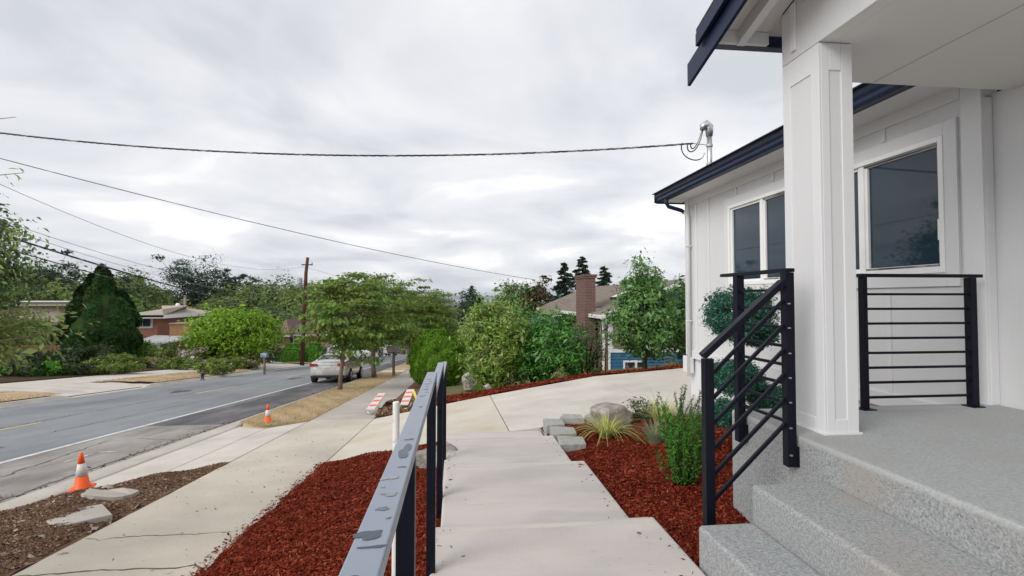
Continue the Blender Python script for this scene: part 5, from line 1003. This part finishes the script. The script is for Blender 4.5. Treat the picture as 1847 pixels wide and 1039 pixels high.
# hip roofed brick house
Y = 62
h2 = thing('brick_house', 'single storey pink brick house with brown hip roof behind the clipped hedges', 'house', (PX(560, Y), Y, -6.3))
def R2(x, y): return x
xa, xb = PX(498, Y), PX(640, Y); zt2 = ZP(605.5, PX(540, Y), Y); zb2 = ZP(636, PX(540, Y), Y)
MB().box(xa, PX(519, Y), Y, Y + 9, zb2 - 1, zt2).build('wall', M['brickpink'], h2); MB().box(PX(519, Y), xb, Y + 1.2, Y + 9, zb2 - 1, zt2).build('wall', M['brickpink'], h2)
MB().box(xa - .4, PX(519, Y) + .4, Y - .5, Y + .0, zt2 - .05, zt2 + .28).box(PX(519, Y) + .401, xb, Y + .7, Y + 1.2, zt2 - .05, zt2 + .28).build('fascia', M['whitetrim'], h2)
hiproof(h2, 'roof', 'shing_b', xa - .5, xb, Y + .65, Y + 10.4, zt2 + .30, ZP(583, PX(520, Y), Y) - zt2, 3.6)
hiproof(h2, 'roof', 'shing_b', xa - .5, PX(519, Y) + .45, Y - .55, Y + 8, zt2 + .305, 1.55, 2.4, ridge='y')
for p0, p1, a_, b_, yy_ in ((499, 512, 607.5, 621, Y - .06), (521, 531, 607.5, 620, Y + 1.12), (551, 559, 604, 611, Y + 1.12)):
    w = pbox(h2, 'window', 'whitetrim', p0, a_, p1, b_, yy_, .05); n_ = 3 if p1 - p0 > 11 else 1
    for i in range(n_): s_ = (p1 - p0 - 2) / n_; pbox(w, 'pane', 'glass', p0 + 1 + i * s_ + .3, a_ + 1.2, p0 + 1 + (i + 1) * s_ - .3, b_ - 1.2, yy_ - .05, .03)
pbox(h2, 'door', 'wood', 512.5, 608, 518, 621, Y - .05, .04)
c_ = pbox(h2, 'chimney', 'brickor', 482.5, 574, 487.5, 586, Y + 2, 1); pbox(c_, 'chimney_base', 'whitetrim', 480, 585, 490, 587.5, Y + 1.9, 1.3)
pbox(h2, 'retaining_wall', 'brickor', 496, 626, 530, 634, Y - 2.6, .3)
Y = 78; h3 = thing('brick_house', 'farther brick house with pale gable behind the utility pole', 'house', (PX(590, Y), Y, -8)); pbox(h3, 'wall', 'brickpink', 552, 598, 640, 640, Y, 9); a, b, c, d = Rb(530, 583, 642, 600, Y); hiproof(h3, 'roof', 'shing_b', a, b, Y - .5, Y + 10, c, 2.6, 4.5)
w = pbox(h3, 'window', 'whitetrim', 562, 602, 569, 612, Y - .1, .08); pbox(w, 'pane', 'glass', 563, 603, 568, 611, Y - .13, .03)
Y = 105; h4 = thing('tile_roof_house', 'distant house with an orange tiled roof above the dark hip roof', 'house', (PX(295, Y), Y, -8)); pbox(h4, 'wall', 'beige', 268, 560, 325, 590, Y, 9); a, b, c, d = Rb(266, 552, 330, 561, Y); hiproof(h4, 'roof', 'shing_o', a, b, Y - .5, Y + 9, c, 1.15, 3)
w = pbox(h4, 'window', 'whitetrim', 304, 560.5, 316, 568, Y - .1, .08); pbox(w, 'pane', 'glass', 306, 562, 314, 567, Y - .13, .03)
# steps and low stones of the garden opposite
q = thing('garden_wall', 'low stacked stone garden wall under the flowering shrub across the street', 'wall', (PX(270, 38), 38, -4)); rg = np.random.default_rng(6)
for j in range(2):
    for i in range(16):
        a = 236 + i * 8.5 + j * 3; pbox(q, 'stone', 'beige' if rg.random() < .6 else 'block', a, 655 - j * 4.5 + .3 - i * .12, a + 7.8, 659.4 - j * 4.5 - i * .12, 38 + j * .5, .5, bevel=.03)
# ================================================================== VEGETATION
# ---- street trees on the near grass strip
def street_tree(px, Y, h, r, seed, label, tr=.075, lo=.32, ncl=150, k=110, cr=.24, leaf=.085, lean=(0, 0), ry=None):
    x = PX(px, Y); return tree('street_tree', label, 'tree', (x, Y, gsf(0, Y) - .02), h, r, ry or r, LM['street'], 'bark', tr, lo, int(ncl * .6), int(k * 1.1), cr * 1.15, leaf * 1.55, .5, .16, .5, .12, seed, 'street trees on the near grass strip', egg=.15, up=1.2, droop=.5, nl=26, lean=lean)
street_tree(615, 20.3, 4.55, 1.72, 101, 'first street tree, its thin trunk standing before the silver sedan', .085, .24, 120, 120, .26, .085, (.45, .2))
street_tree(677, 27.5, 5.6, 2.7, 102, 'second street tree with a broad layered crown just beyond the sedan', .12, .26, 210, 120, .36, .095, (-.1, 0))
street_tree(737, 46, 7.2, 2.7, 103, 'third street tree with a forked trunk beyond the grey mailbox', .17, .22, 190, 90, .42, .14, (.3, 0))
street_tree(755, 58, 8.0, 3.0, 104, 'fourth street tree partly hidden behind the third', .18, .24, 150, 80, .48, .16, (.4, 0))
street_tree(772, 74, 8.6, 3.2, 105, 'fifth street tree, farthest of the row above the round shrub', .2, .22, 130, 70, .5, .2, (.5, 0))
street_tree(784, 96, 8.5, 3.4, 106, 'sixth street tree closing the row in the distance', .2, .22, 110, 60, .55, .24)
# twigs sticking out of the tops
# near tree at the left edge
rgn = np.random.default_rng(77)
lt = thing('young_street_tree', 'young tree with pale green leaves reaching in at the left edge', 'tree', (-4.35, 3.05, gsf(0, 3.05)))
mb = MB(); b0 = Vector((-4.35, 3.05, gsf(0, 3.05) - .1)); mb.tube([b0, b0 + Vector((.02, .05, 1.5)), b0 + Vector((-.05, .1, 3.2))], [.05, .04, .012], 8)
Ps = []; Os = []
br = [((35, 640), 4.9, .3, 40), ((130, 596), 4.6, .3, 50), ((40, 600), 4.8, .3, 60), ((70, 585), 4.8, .28, 50), ((10, 625), 4.8, .3, 60), ((90, 600), 4.8, .25, 40), ((100, 560), 4.8, .3, 50), ((25, 560), 4.5, .3, 70), ((60, 610), 4.7, .32, 70), ((15, 600), 4.6, .3, 70), ((30, 490), 4.8, .25, 40), ((52, 430), 4.7, .2, 34), ((20, 450), 4.8, .3, 56), ((8, 410), 4.6, .3, 50), ((95, 620), 4.6, .26, 30), ((38, 310), 4.6, .12, 16), ((20, 208), 4.4, .08, 5), ((-60, 560), 4.4, .35, 150), ((-90, 480), 4.3, .3, 100), ((-150, 420), 4.2, .35, 100), ((-80, 640), 4.2, .3, 80), ((-230, 540), 3.8, .5, 200), ((5, 650), 4.8, .2, 36), ((-70, 380), 4.4, .2, 50)]
for (px, py), Y, r, n in br:
    n = int(n * (2.2 if py > 540 or px < -30 else .9))
    x = PX(px, Y); z = ZP(py, x, Y); tip = Vector((x, Y, z)); t0 = b0 + Vector((0, .08, max(1.0, min(2.6, (z - b0.z) * .72)))); m = t0.lerp(tip, .55) + Vector((0, 0, .14)); pts = [t0 * (1 - t) ** 2 + m * 2 * t * (1 - t) + tip * t * t for t in np.linspace(0, 1, 8)]
    mb.tube(pts, [.016, .014, .012, .010, .008, .006, .004, .002], 5)
    q = np.array([tuple(p) for p in pts]); t = np.clip(1 - np.abs(rgn.normal(0, .22, n)), .15, 1); P = np.stack([np.interp(t, np.linspace(0, 1, 8), q[:, c]) for c in range(3)], -1); off = rgn.normal(0, r * .34, (n, 3)) * np.array([1, 1, .7]); Ps.append(P + off); Os.append(off + np.array([.2, .1, .1]))
mb.build('trunk', M['bark'], lt, smooth=True); P1, O1, _ = clumps(rgn, (-4.75, 3.05, .45), (.85, .8, 1.25), 60, 60, .16, .8, .35, .1); Ps.append(P1); Os.append(O1); P = np.concatenate(Ps); O = np.concatenate(Os); foliage('crown', lt, LM['near'], P, O, .062, rgn, .46, .5, .6, .6, .25)
tree('big_dark_tree', 'big dark tree at the left edge across the street, reflected in the near window', 'tree', (-33.6, 37, float(ground(-33.6, 37))), 11.4, 4.0, 4.2, LM['wood'], 'barkd', .25, .15, 200, 80, .55, .3, .6, .7, .5, .14, 170, nl=16)
# ---- right hand shrubs by the driveway strip
def gnd(px, Y): x = PX(px, Y); return (x, Y, float(ground(x, Y)))
def bedg(px, Y): x = PX(px, Y); return (x, Y, float(bedF(x, Y)) - .02)
def lobed(name, label, cat, c, r, mat, seed, n, leaf, nlobe=150, depth=.13, lo=-.86, cone=0.):
    rg = np.random.default_rng(seed); t = thing(name, label, cat, (c[0], c[1], c[2] - r[2])); D = unit(rg.normal(0, 1, (nlobe, 3))); amp = .7 + .5 * rg.random(nlobe)
    d = unit(rg.normal(0, 1, (n, 3))); d = d[d[:, 2] > lo]; n = len(d); dots = d @ D.T; j = np.argmax(dots * 1. + 0 * amp[None], 1); ang = np.arccos(np.clip(dots[np.arange(n), j], -1, 1)); w = math.sqrt(4 * PI / nlobe) * .62
    f = 1 - depth * np.clip(ang / w, 0, 1.4) ** 2 * amp[j] + .02 * (amp[j] - 1) ; f = f * (1 - .10 * rg.random(n) ** 3) + np.where(rg.random(n) < .12, np.abs(rg.normal(0, .035, n)), 0)
    q = d * f[:, None]
    if cone: wv = 1 - cone * (q[:, 2] + 1) / 2; q = q * np.stack([wv, wv, np.ones(n)], -1)
    O = unit(unit(d - D[j] * .75) * .6 + d * .6); P = np.array(c) + q * np.array(r)
    import bmesh
    bm = bmesh.new(); bmesh.ops.create_icosphere(bm, subdivisions=3, radius=1); V = np.array([v.co[:] for v in bm.verts]); wv = (1 - cone * (V[:, 2] + 1) / 2) if cone else np.ones(len(V)); V = V * np.stack([wv, wv, np.ones(len(V))], -1) * np.array(r) * .74
    mb = MB().add([tuple(np.array(c) + v) for v in V], [tuple(v.index for v in f_.verts) for f_ in bm.faces]); bm.free(); mb.build('inner_foliage', mat, t)
    foliage('foliage', t, mat, P, O, leaf, rg, .5, .15, 0, .35, .3); return t
lobed('globe_shrub', 'dense dome shaped green shrub on the right of the sidewalk', 'shrub', (PX(791, 20.8), 20.8, gsf(0, 20.8) + 1.13), (1.27, 1.15, 1.27), LM['globe'], 41, 60000, .075, 130, .11, -.8, .10)
b = bedg(894, 15.6); shrub('laurel_shrub', 'large shrub with yellow green tips between the dome shrub and the darker rhododendron', 'shrub', (b[0], 15.6, -3.0), .94, .95, 2.95, LM['laurel'], 42, 170, 64, .15, .115, .36, .55, lump=.13, egg=.03, up=.3, droop=-.5)
shrub('rhododendron', 'dark green rhododendron with long leaves in front of the brick chimney', 'shrub', (PX(1000, 15.2), 15.2, -2.85), 1.0, .95, 2.2, LM['rhodo'], 43, 170, 70, .14, .115, .32, .5, lump=.16, up=.4)
shrub('rhododendron', 'tall loose shoot of bright green leaves rising left of the brick chimney', 'shrub', (PX(962, 16.6), 16.6, -3.0), .7, .6, 2.9, LM['rhodo'], 44, 90, 50, .14, .11, .32, .4, lump=.2, up=.3, droop=-.4)
shrub('olive_shrub', 'thin grey green shrub before the blue house corner', 'shrub', (PX(1058, 15.8), 15.8, -2.6), .62, .5, 2.0, LM['plume'], 45, 60, 40, .13, .09, .28, .35, lump=.25, up=.2, droop=-.3)
tree('magnolia_tree', 'conical broadleaf tree standing in the red mulch by the white house corner', 'tree', (PX(1163, 13.7), 13.7, float(bedF(PX(1163, 13.7), 13.7))), 3.05, .86, .85, LM['magn'], 'barkd', .07, .13, 250, 52, .11, .098, .42, .8, .4, .15, 46, egg=-.45, up=.25, droop=-.3, nl=30)
tree('magnolia_tree', 'second taller broadleaf tree half hidden by the white house corner', 'tree', (PX(1238, 14.6), 14.6, float(bedF(PX(1238, 14.6), 14.6))), 2.95, .85, .9, LM['magn'], 'barkd', .06, .1, 150, 50, .14, .10, .42, .8, .4, .18, 47, egg=-.3, up=.25, droop=-.3, nl=24)
# thin leaders at the tops of the magnolias
for (px, Y, sd) in ((1152, 13.7, 1), (1183, 13.9, 2)): pass
for px, Y, r, h_, lab, m_, sd in [(1010, 12.9, .13, .26, 'small pale yellow shrub in the mulch strip below the rhododendron', 'pale', 51), (1212, 13.2, .22, .24, 'pale dry mound plant by the trunk near the white house corner', 'pale', 52), (1074, 13.0, .18, .14, 'tiny dark green plant on the mulch strip before the wooden door', 'darkhedge', 53), (868, 13.4, .16, .14, 'tiny green weed in the mulch strip below the yellow green shrub', 'globe', 54)]:
    b = bedg(px, Y); shrub('low_plant', lab, 'plant', b, r, r * .9, h_, LM[m_], sd, 24, 36, .04, .035, .4, stems=6)
t = thing('bare_sapling', 'spindly reddish sapling in the mulch strip in front of the blue wall', 'sapling', bedg(1091, 12.9)); b = Vector(t.location); rg = np.random.default_rng(9); mb = MB()
mb.tube([b, b + Vector((.02, 0, .7)), b + Vector((-.02, 0, 1.45))], [.014, .010, .004], 5); Ps = []
for i in range(9):
    a = rg.random() * 6.3; z = .4 + .95 * rg.random(); p = b + Vector((0, 0, z)); e_ = p + Vector((math.cos(a) * .22, math.sin(a) * .22, .16)); mb.tube([p, e_], [.005, .002], 4); Ps.append(np.array(e_) + rg.normal(0, .06, (14, 3)))
mb.build('stem', M['barkd'], t, smooth=True); P = np.concatenate(Ps); foliage('leaves', t, LM['magn'], P, rg.normal(0, 1, P.shape), .07, rg, .35)
x = PX(852, 17); rock('boulder', 'pale rounded stone beside the dome shrub', 'boulder', (x - .05, 17.4, -2.85), (.33, .34, .36), 12, mat='rock'); rock('boulder', 'white stone under the yellow green shrub', 'boulder', (PX(880, 14.2), 14.2, float(bedF(PX(880, 14.2), 14.2)) + .1), (.16, .14, .14), 13, mat='block')
# ---- conifers and trees behind the blue house
def base_at(px, Y, dz=0.): x = PX(px, Y); return (x, Y, float(ground(x, Y)) + dz)
def htop(px, Y, py): x = PX(px, Y); return ZP(py, x, Y) - float(ground(x, Y))
for px, Y, py, r, lab, sd in [(1018, 70, 470, 3.6, 'dark spruce left of the brick chimney top', 61), (1051, 74, 460, 4.6, 'tallest pointed spruce directly behind the brick chimney', 62), (1090, 72, 478, 4.0, 'dark spruce right of the brick chimney', 63), (1124, 110, 503, 2.0, 'small far spruce tip above the taupe roof', 64), (1141, 112, 501, 2.0, 'right one of the small far spruce tips above the roof', 65), (1108, 108, 512, 1.8, 'lowest of the far spruce tips above the roof', 66)]:
    conifer('spruce', lab, base_at(px, Y), htop(px, Y, py), r, LM['conifer'], sd, 17000, leaf=.42 if Y < 100 else .6, group='spruces behind the blue house')
def bt(px, Y, py, wpx, lab, m_, sd, ncl=90, k=60, leafk=.0045, lo=.12, cat='tree', group='trees along the skyline', egg=.0, name='skyline_tree', flat=.7, shell=.45, cr=.2):
    b = base_at(px, Y); h = htop(px, Y, py); r = wpx / 2 / F * math.hypot(b[0], Y) ; return tree(name, lab, cat, b, h, r, r * .9, LM[m_], 'barkd', h * .022, lo, ncl, k, r * cr, Y * leafk, .6, flat, shell, .16, sd, group, egg=egg, nl=10)
bt(968, 50, 500, 52, 'bronze leaved tree left of the spruces', 'bronze', 71, 110, 70)
bt(925, 62, 512, 70, 'dark rounded tree above the yellow green shrub', 'wood', 72, 110, 70)
bt(905, 70, 522, 40, 'small dark tree between the bronze tree and the pointed tree', 'wood2', 73)
bt(849, 75, 528, 46, 'dark round tree beside the far water view', 'conifer', 74, 90, 60); conifer('fir', 'slim fir tip rising from the dark round tree by the water view', base_at(851, 78), htop(851, 78, 513), 1.2, LM['conifer'], 75, 1500, leaf=.5)
bt(985, 36, 555, 60, 'green tree behind the rhododendron', 'wood2', 76, 80, 60); bt(935, 34, 560, 60, 'dark green bush mass behind the yellow green shrub', 'wood', 77, 80, 60); bt(860, 36, 570, 50, 'dark green bush behind the dome shrub', 'wood', 78, 80, 60, lo=.05)
bt(812, 60, 583, 40, 'low green tree at the end of the sidewalk', 'wood2', 79, 80, 50, lo=.02); bt(1215, 60, 520, 50, 'tree top behind the blue house roof', 'wood', 80)
# ---- far side gardens
b = base_at(183, 39.5); h = htop(183, 39.5, 481)
rg = np.random.default_rng(90); t = thing('cypress', 'large dark conical cypress across the street', 'conifer', b); MB().tube([Vector(b), Vector(b) + Vector((0, 0, h * .8))], [.3, .05], 8).build('trunk', M['barkd'], t)
P, O, C = clumps(rg, (b[0], b[1], b[2] + h * .5), (3.7, 3.4, h * .53), 260, 130, .42, .8, .75, .08, egg=-.68); bpy.data.objects.remove(t.children[0]); bpy.data.objects.remove(t); lobed('cypress', 'large dark conical cypress across the street', 'conifer', (b[0], b[1], b[2] + h * .47), (3.75, 3.4, h * .54), LM['thuja'], 90, 90000, .24, 60, .26, -.95, .74)
P2 = None
def fsh(px, Y, w_, h_, m_, lab, sd, name='garden_shrub', cat='shrub', leaf=.12, ncl=50, k=60, lo=.0, **kw): b = base_at(px, Y); return shrub(name, lab, cat, b, w_ / 2, w_ / 2.4, h_, LM[m_], sd, ncl, k, max(.08, h_ * .09), leaf, .5, .6, lo=lo, **kw)
tree('bright_green_tree', 'round bright yellow green tree in the garden right of the orange chimney', 'tree', base_at(427, 41), htop(427, 41, 561), 3.1, 2.8, LM['maple'], 'bark', .15, .22, 230, 80, .42, .20, .55, .6, .55, .1, 91, egg=.0, nl=16)
b = base_at(155, 36); fsh(160, 35.5, 3.4, 1.5, 'darkhedge', 'dark mounded shrub at the foot of the cypress', 92); fsh(95, 35, 2.6, .95, 'darkhedge', 'low dark shrub left of the cypress', 93); fsh(35, 34, 2.6, .9, 'darkhedge', 'low spreading shrub before the board fence', 94); fsh(205, 35, 2.6, .9, 'garden', 'yellowish low shrub right of the cypress foot', 95)
for q_ in [(15, 27, 2.6, .75, 'darkhedge', 'low dark shrub at the left edge beside the far sidewalk', 161), (70, 28, 2.4, .7, 'hedge', 'low green shrub in front of the board fence', 162), (122, 29, 2.4, .65, 'darkhedge', 'flat dark groundcover shrub before the cypress', 163), (168, 30, 2.4, .6, 'garden', 'yellowish groundcover before the cypress foot', 164), (212, 31, 2.2, .55, 'garden', 'sparse weeds on the bank right of the cypress', 165)]: fsh(*q_, ncl=60, k=70)
fsh(62, 44, 5.5, 2.9, 'wood2', 'tall leafy hedge shrub hiding the beige house wall', 166, ncl=110, k=80, leaf=.2); fsh(10, 43, 5, 3.0, 'hedge', 'tall bright shrub at the left edge in front of the beige house', 167, ncl=110, k=80, leaf=.2)
fsh(262, 41, 2.0, 1.7, 'hedge', 'bright green leafy plant below the carport', 96); fsh(305, 40, 2.6, 1.5, 'garden', 'mixed green garden plants before the carport post', 97); fsh(340, 42, 3.2, 2.1, 'plume', 'grey green spreading juniper under the dark roof', 98); fsh(375, 40, 2.2, 1.2, 'garden', 'rough brownish shrub beside the flowering shrub', 99)
fsh(348, 39, 2.6, 1.55, 'flower', 'white and pink flowering shrub before the dark roofed house', 100, leaf=.16, ncl=26, k=22); fsh(352, 39.3, 2.7, 1.4, 'garden', 'leafy base plant of the white flowering shrub', 110); fsh(415, 38, 3.0, 1.0, 'garden', 'dry weedy shrubs under the bright green tree', 111); fsh(390, 33, 2.2, .9, 'garden', 'straggly weeds at the edge of the dry strip', 112); fsh(447, 40, 2.4, 1.2, 'pale', 'olive ground plants right of the bright green tree', 113); fsh(235, 36.5, 2.2, .8, 'garden', 'low plants on the bank above the far sidewalk', 114); fsh(290, 37, 2.8, .7, 'pale', 'pale green ground plants along the far sidewalk', 115); fsh(325, 36.5, 2.4, .7, 'garden', 'ragged low plants behind the hydrant', 116)
fsh(478, 50, 3.4, 2.1, 'darkhedge', 'dark rounded bush left of the clipped hedge', 117, 'dark_bush', ncl=70); fsh(556, 56, 3.2, 2.6, 'hedge', 'clipped round green bush before the pink brick house', 118, 'round_bush', ncl=90, lump=.04)
def hedge(px0, px1, Y, dep, h_, lab, sd):
    rg = np.random.default_rng(sd); x0, x1 = PX(px0, Y), PX(px1, Y); z0 = float(ground((x0 + x1) / 2, Y)); t = thing('clipped_hedge', lab, 'hedge', ((x0 + x1) / 2, Y, z0), 'clipped hedges before the pink brick house'); n = int(1500 * (x1 - x0) * .9 + 1500)
    MB().box(x0 + .1, x1 - .1, Y + .1, Y + dep - .1, z0 - .4, z0 + h_ - .12).build('core', M['barkd'], t)
    s_ = rg.integers(0, 4, n); u, v = rg.random(n), rg.random(n); P = np.zeros((n, 3)); O = np.zeros((n, 3)); X_ = x0 + u * (x1 - x0)
    P[:] = np.stack([X_, np.where(s_ < 2, Y + rg.normal(0, .04, n), Y + v * dep), np.where(s_ < 2, z0 - .1 + v * h_, z0 + h_ + rg.normal(0, .03, n))], -1); O[:, 1] = np.where(s_ < 2, -1, 0); O[:, 2] = np.where(s_ < 2, .1, 1)
    e = s_ == 3; P[e, 0] = x1 + rg.normal(0, .04, e.sum()); P[e, 1] = Y + v[e] * dep; P[e, 2] = z0 - .1 + u[e] * h_; O[e] = (1, 0, .1); foliage('foliage', t, LM['hedge'], P, O, .13, rg, .55, .2, 0, .4)
hedge(498, 541, 53, 1.2, 1.25, 'long low clipped hedge left of the utility pole', 121); hedge(543, 561, 54, 1.4, 1.35, 'clipped hedge block just right of the utility pole', 122); hedge(558, 574, 53.5, 1.6, 1.9, 'taller bright clipped hedge end beside the parked cars', 123); hedge(515, 536, 57, 1.0, 1.7, 'upper hedge behind the long low hedge', 124)
fsh(640, 72, 3.6, 3.6, 'wood2', 'green bush beyond the white van across the street', 125, ncl=60); fsh(665, 76, 2.2, 1.6, 'garden', 'ochre low shrub right of the white van', 126); bt(650, 85, 590, 50, 'green tree behind the first street tree', 'wood2', 127, 70, 60, lo=.05); bt(700, 120, 590, 60, 'green tree far down the street behind the second street tree', 'wood', 128, 70, 50, lo=.02); bt(590, 70, 580, 34, 'small tree between the utility pole and the first street tree', 'wood2', 129, 70, 50)
fsh(728, 105, 5, 3.2, 'garden', 'brownish roadside shrub behind the distant white car', 130)
# ---- tall pines and the wood behind
def pine(px, Y, py, wpx, lab, sd, lo, ncl=60, k=110):
    b = base_at(px, Y); h = htop(px, Y, py); r = wpx / 2 / F * math.hypot(b[0], Y); return tree('tall_pine', lab, 'pine', b, h, r, r, LM['conifer'], 'barkd', h * .02, lo, ncl, k, r * .2, Y * .0038, .4, .42, .3, .22, sd, 'tall pines above the wood', nl=34, egg=.12)
pine(344, 125, 468, 74, 'tallest flat topped pine with open branches above the grey pole', 131, .38, 74, 120); pine(417, 135, 482, 44, 'narrower tall pine right of the open branched pine', 132, .35, 56, 110); pine(452, 140, 505, 34, 'shorter dark pine next to the narrow pine', 133, .3, 40, 100); pine(98, 95, 463, 50, 'dark tree top above the beige roofed house', 134, .3, 60, 110); pine(216, 110, 486, 34, 'dark pine tip right of the cypress', 135, .35, 44, 90); pine(258, 130, 508, 40, 'distant dark pine left of the open branched pine', 136, .3, 40, 90)
protos = []
for i, (m_, e_) in enumerate([('wood', .0), ('wood2', -.15), ('wood', -.25), ('wood2', .1)]):
    protos.append(tree('wood_tree', 'tree of the wood behind the houses', 'tree', (0, 0, 0), 10, 3.6, 3.6, LM[m_], 'barkd', .22, .14, 110, 62, .75, .46, .6, .7, .45, .16, 140 + i, 'trees of the wood behind the houses', egg=e_, nl=8))
rg = np.random.default_rng(200); first = set()
spots = [(0, 100, 505), (40, 95, 500), (70, 105, 492), (130, 110, 503), (160, 120, 505), (190, 105, 512), (235, 115, 505), (262, 120, 520), (290, 135, 528), (318, 120, 545), (350, 110, 560), (380, 125, 530), (400, 115, 548), (430, 125, 525), (455, 118, 540), (480, 130, 528), (505, 135, 520), (530, 125, 532), (560, 130, 525), (600, 140, 530), (640, 150, 528), (680, 160, 540), (720, 180, 548), (-50, 95, 500), (-110, 90, 495), (470, 105, 560), (500, 100, 562), (540, 105, 556), (440, 100, 565), (380, 98, 572), (20, 75, 525), (100, 80, 520), (150, 85, 535), (215, 82, 535), (250, 88, 545), (-40, 70, 520), (760, 210, 548), (300, 150, 532), (575, 110, 560), (345, 150, 540), (620, 120, 560), (660, 128, 566), (230, 140, 500), (60, 130, 488), (10, 130, 492), (285, 108, 556), (412, 150, 520), (515, 160, 515), (470, 165, 518), (550, 170, 520)]
wt = []
for i, (px, Y, py) in enumerate(spots):
    p = protos[i % 4]; o = p if p not in first else copy_tree(p); first.add(p); wt.append((px, Y, i % 4, o)); b = base_at(px, Y); h = htop(px, Y, py); s_ = h / 10; o.location = b; wd = s_ * (.8 + .35 * rg.random()) * (1.1 if h < 12 else .95); o.scale = (wd, wd, s_); o.rotation_euler.z = rg.random() * 6.3
marks = [(-110, 'past the left edge'), (40, 'above the flat beige roof'), (175, 'behind the dark cypress'), (260, 'behind the brick house with the white fascia'), (344, 'around the tallest pine'), (427, 'above the bright green tree'), (500, 'above the pink brick house'), (560, 'behind the utility pole'), (640, 'behind the first street trees'), (740, 'at the far end of the street')]
by = {}
for px, Y, k_, o in wt: by.setdefault(min(marks, key=lambda m: abs(m[0] - px))[1], []).append((px, Y, k_, o))
ordn = ['leftmost', 'second from left', 'third from left', 'fourth from left', 'fifth from left', 'sixth from left', 'seventh from left', 'eighth from left', 'ninth from left', 'tenth from left', 'eleventh from left', 'twelfth from left']
for mk, q in by.items():
    for j, (px, Y, k_, o) in enumerate(sorted(q, key=lambda a: (a[0], a[1]))): o['label'] = '%s %s green wood tree %s' % (ordn[j], ('dark', 'light')[k_ % 2], mk)
# far valley tree masses
def mass(name, lab, x0, x1, y0, y1, n, h_, m_, sd, leaf):
    rg = np.random.default_rng(sd); x = rg.uniform(x0, x1, n); y = rg.uniform(y0, y1, n); z = ground(x, y); k = 26; r = h_ * .45 * (.7 + .6 * rg.random(n))
    P = np.stack([x, y, z + h_ * .45], -1)[:, None] + unit(rg.normal(0, 1, (n, k, 3))) * (r[:, None] * (.6 + .5 * rg.random((n, k))))[..., None] * np.array([1, 1, 1.1]); O = P - np.stack([x, y, z + h_ * .4], -1)[:, None]
    return stuff(foliage(name, None, LM[m_], P.reshape(-1, 3), O.reshape(-1, 3), leaf, rg, .7, .5))
mass('distant_woods', '', -260, 300, 170, 420, 900, 11, 'wood', 301, 2.6); mass('distant_woods', '', 20, 160, 90, 170, 170, 9, 'wood', 302, 1.8); mass('distant_woods', '', -900, 900, 450, 1500, 2600, 13, 'wood', 303, 5.5)
mass('distant_woods', '', -330, -70, 140, 330, 700, 12, 'wood', 304, 2.4)
# a few far roofs in the valley
rg = np.random.default_rng(66)
for i in range(1):
    x = rg.uniform(2, 6); y = rg.uniform(480, 900); z = float(ground(x, y)); t = tag(MB().box(x - 9, x + 9, y, y + 12, z + 6, z + 13).build('valley_building', M['white'], origin=(x, y, z)), 'tiny pale building far down in the valley', 'building', 'pale buildings in the valley')
#HAZE
hm = bpy.data.materials.new('haze'); hm.use_nodes = True; hn = hm.node_tree.nodes; hn.clear(); ho = hn.new('ShaderNodeOutputMaterial'); hv = hn.new('ShaderNodeVolumePrincipled'); hv.inputs['Density'].default_value = .000035; hv.inputs['Color'].default_value = (.78, .86, .97, 1); hv.inputs['Anisotropy'].default_value = .2; hm.node_tree.links.new(hv.outputs[0], ho.inputs['Volume'])
stuff(MB().box(-60500, 60500, -300, 40000, -118, 330).build('haze', hm))
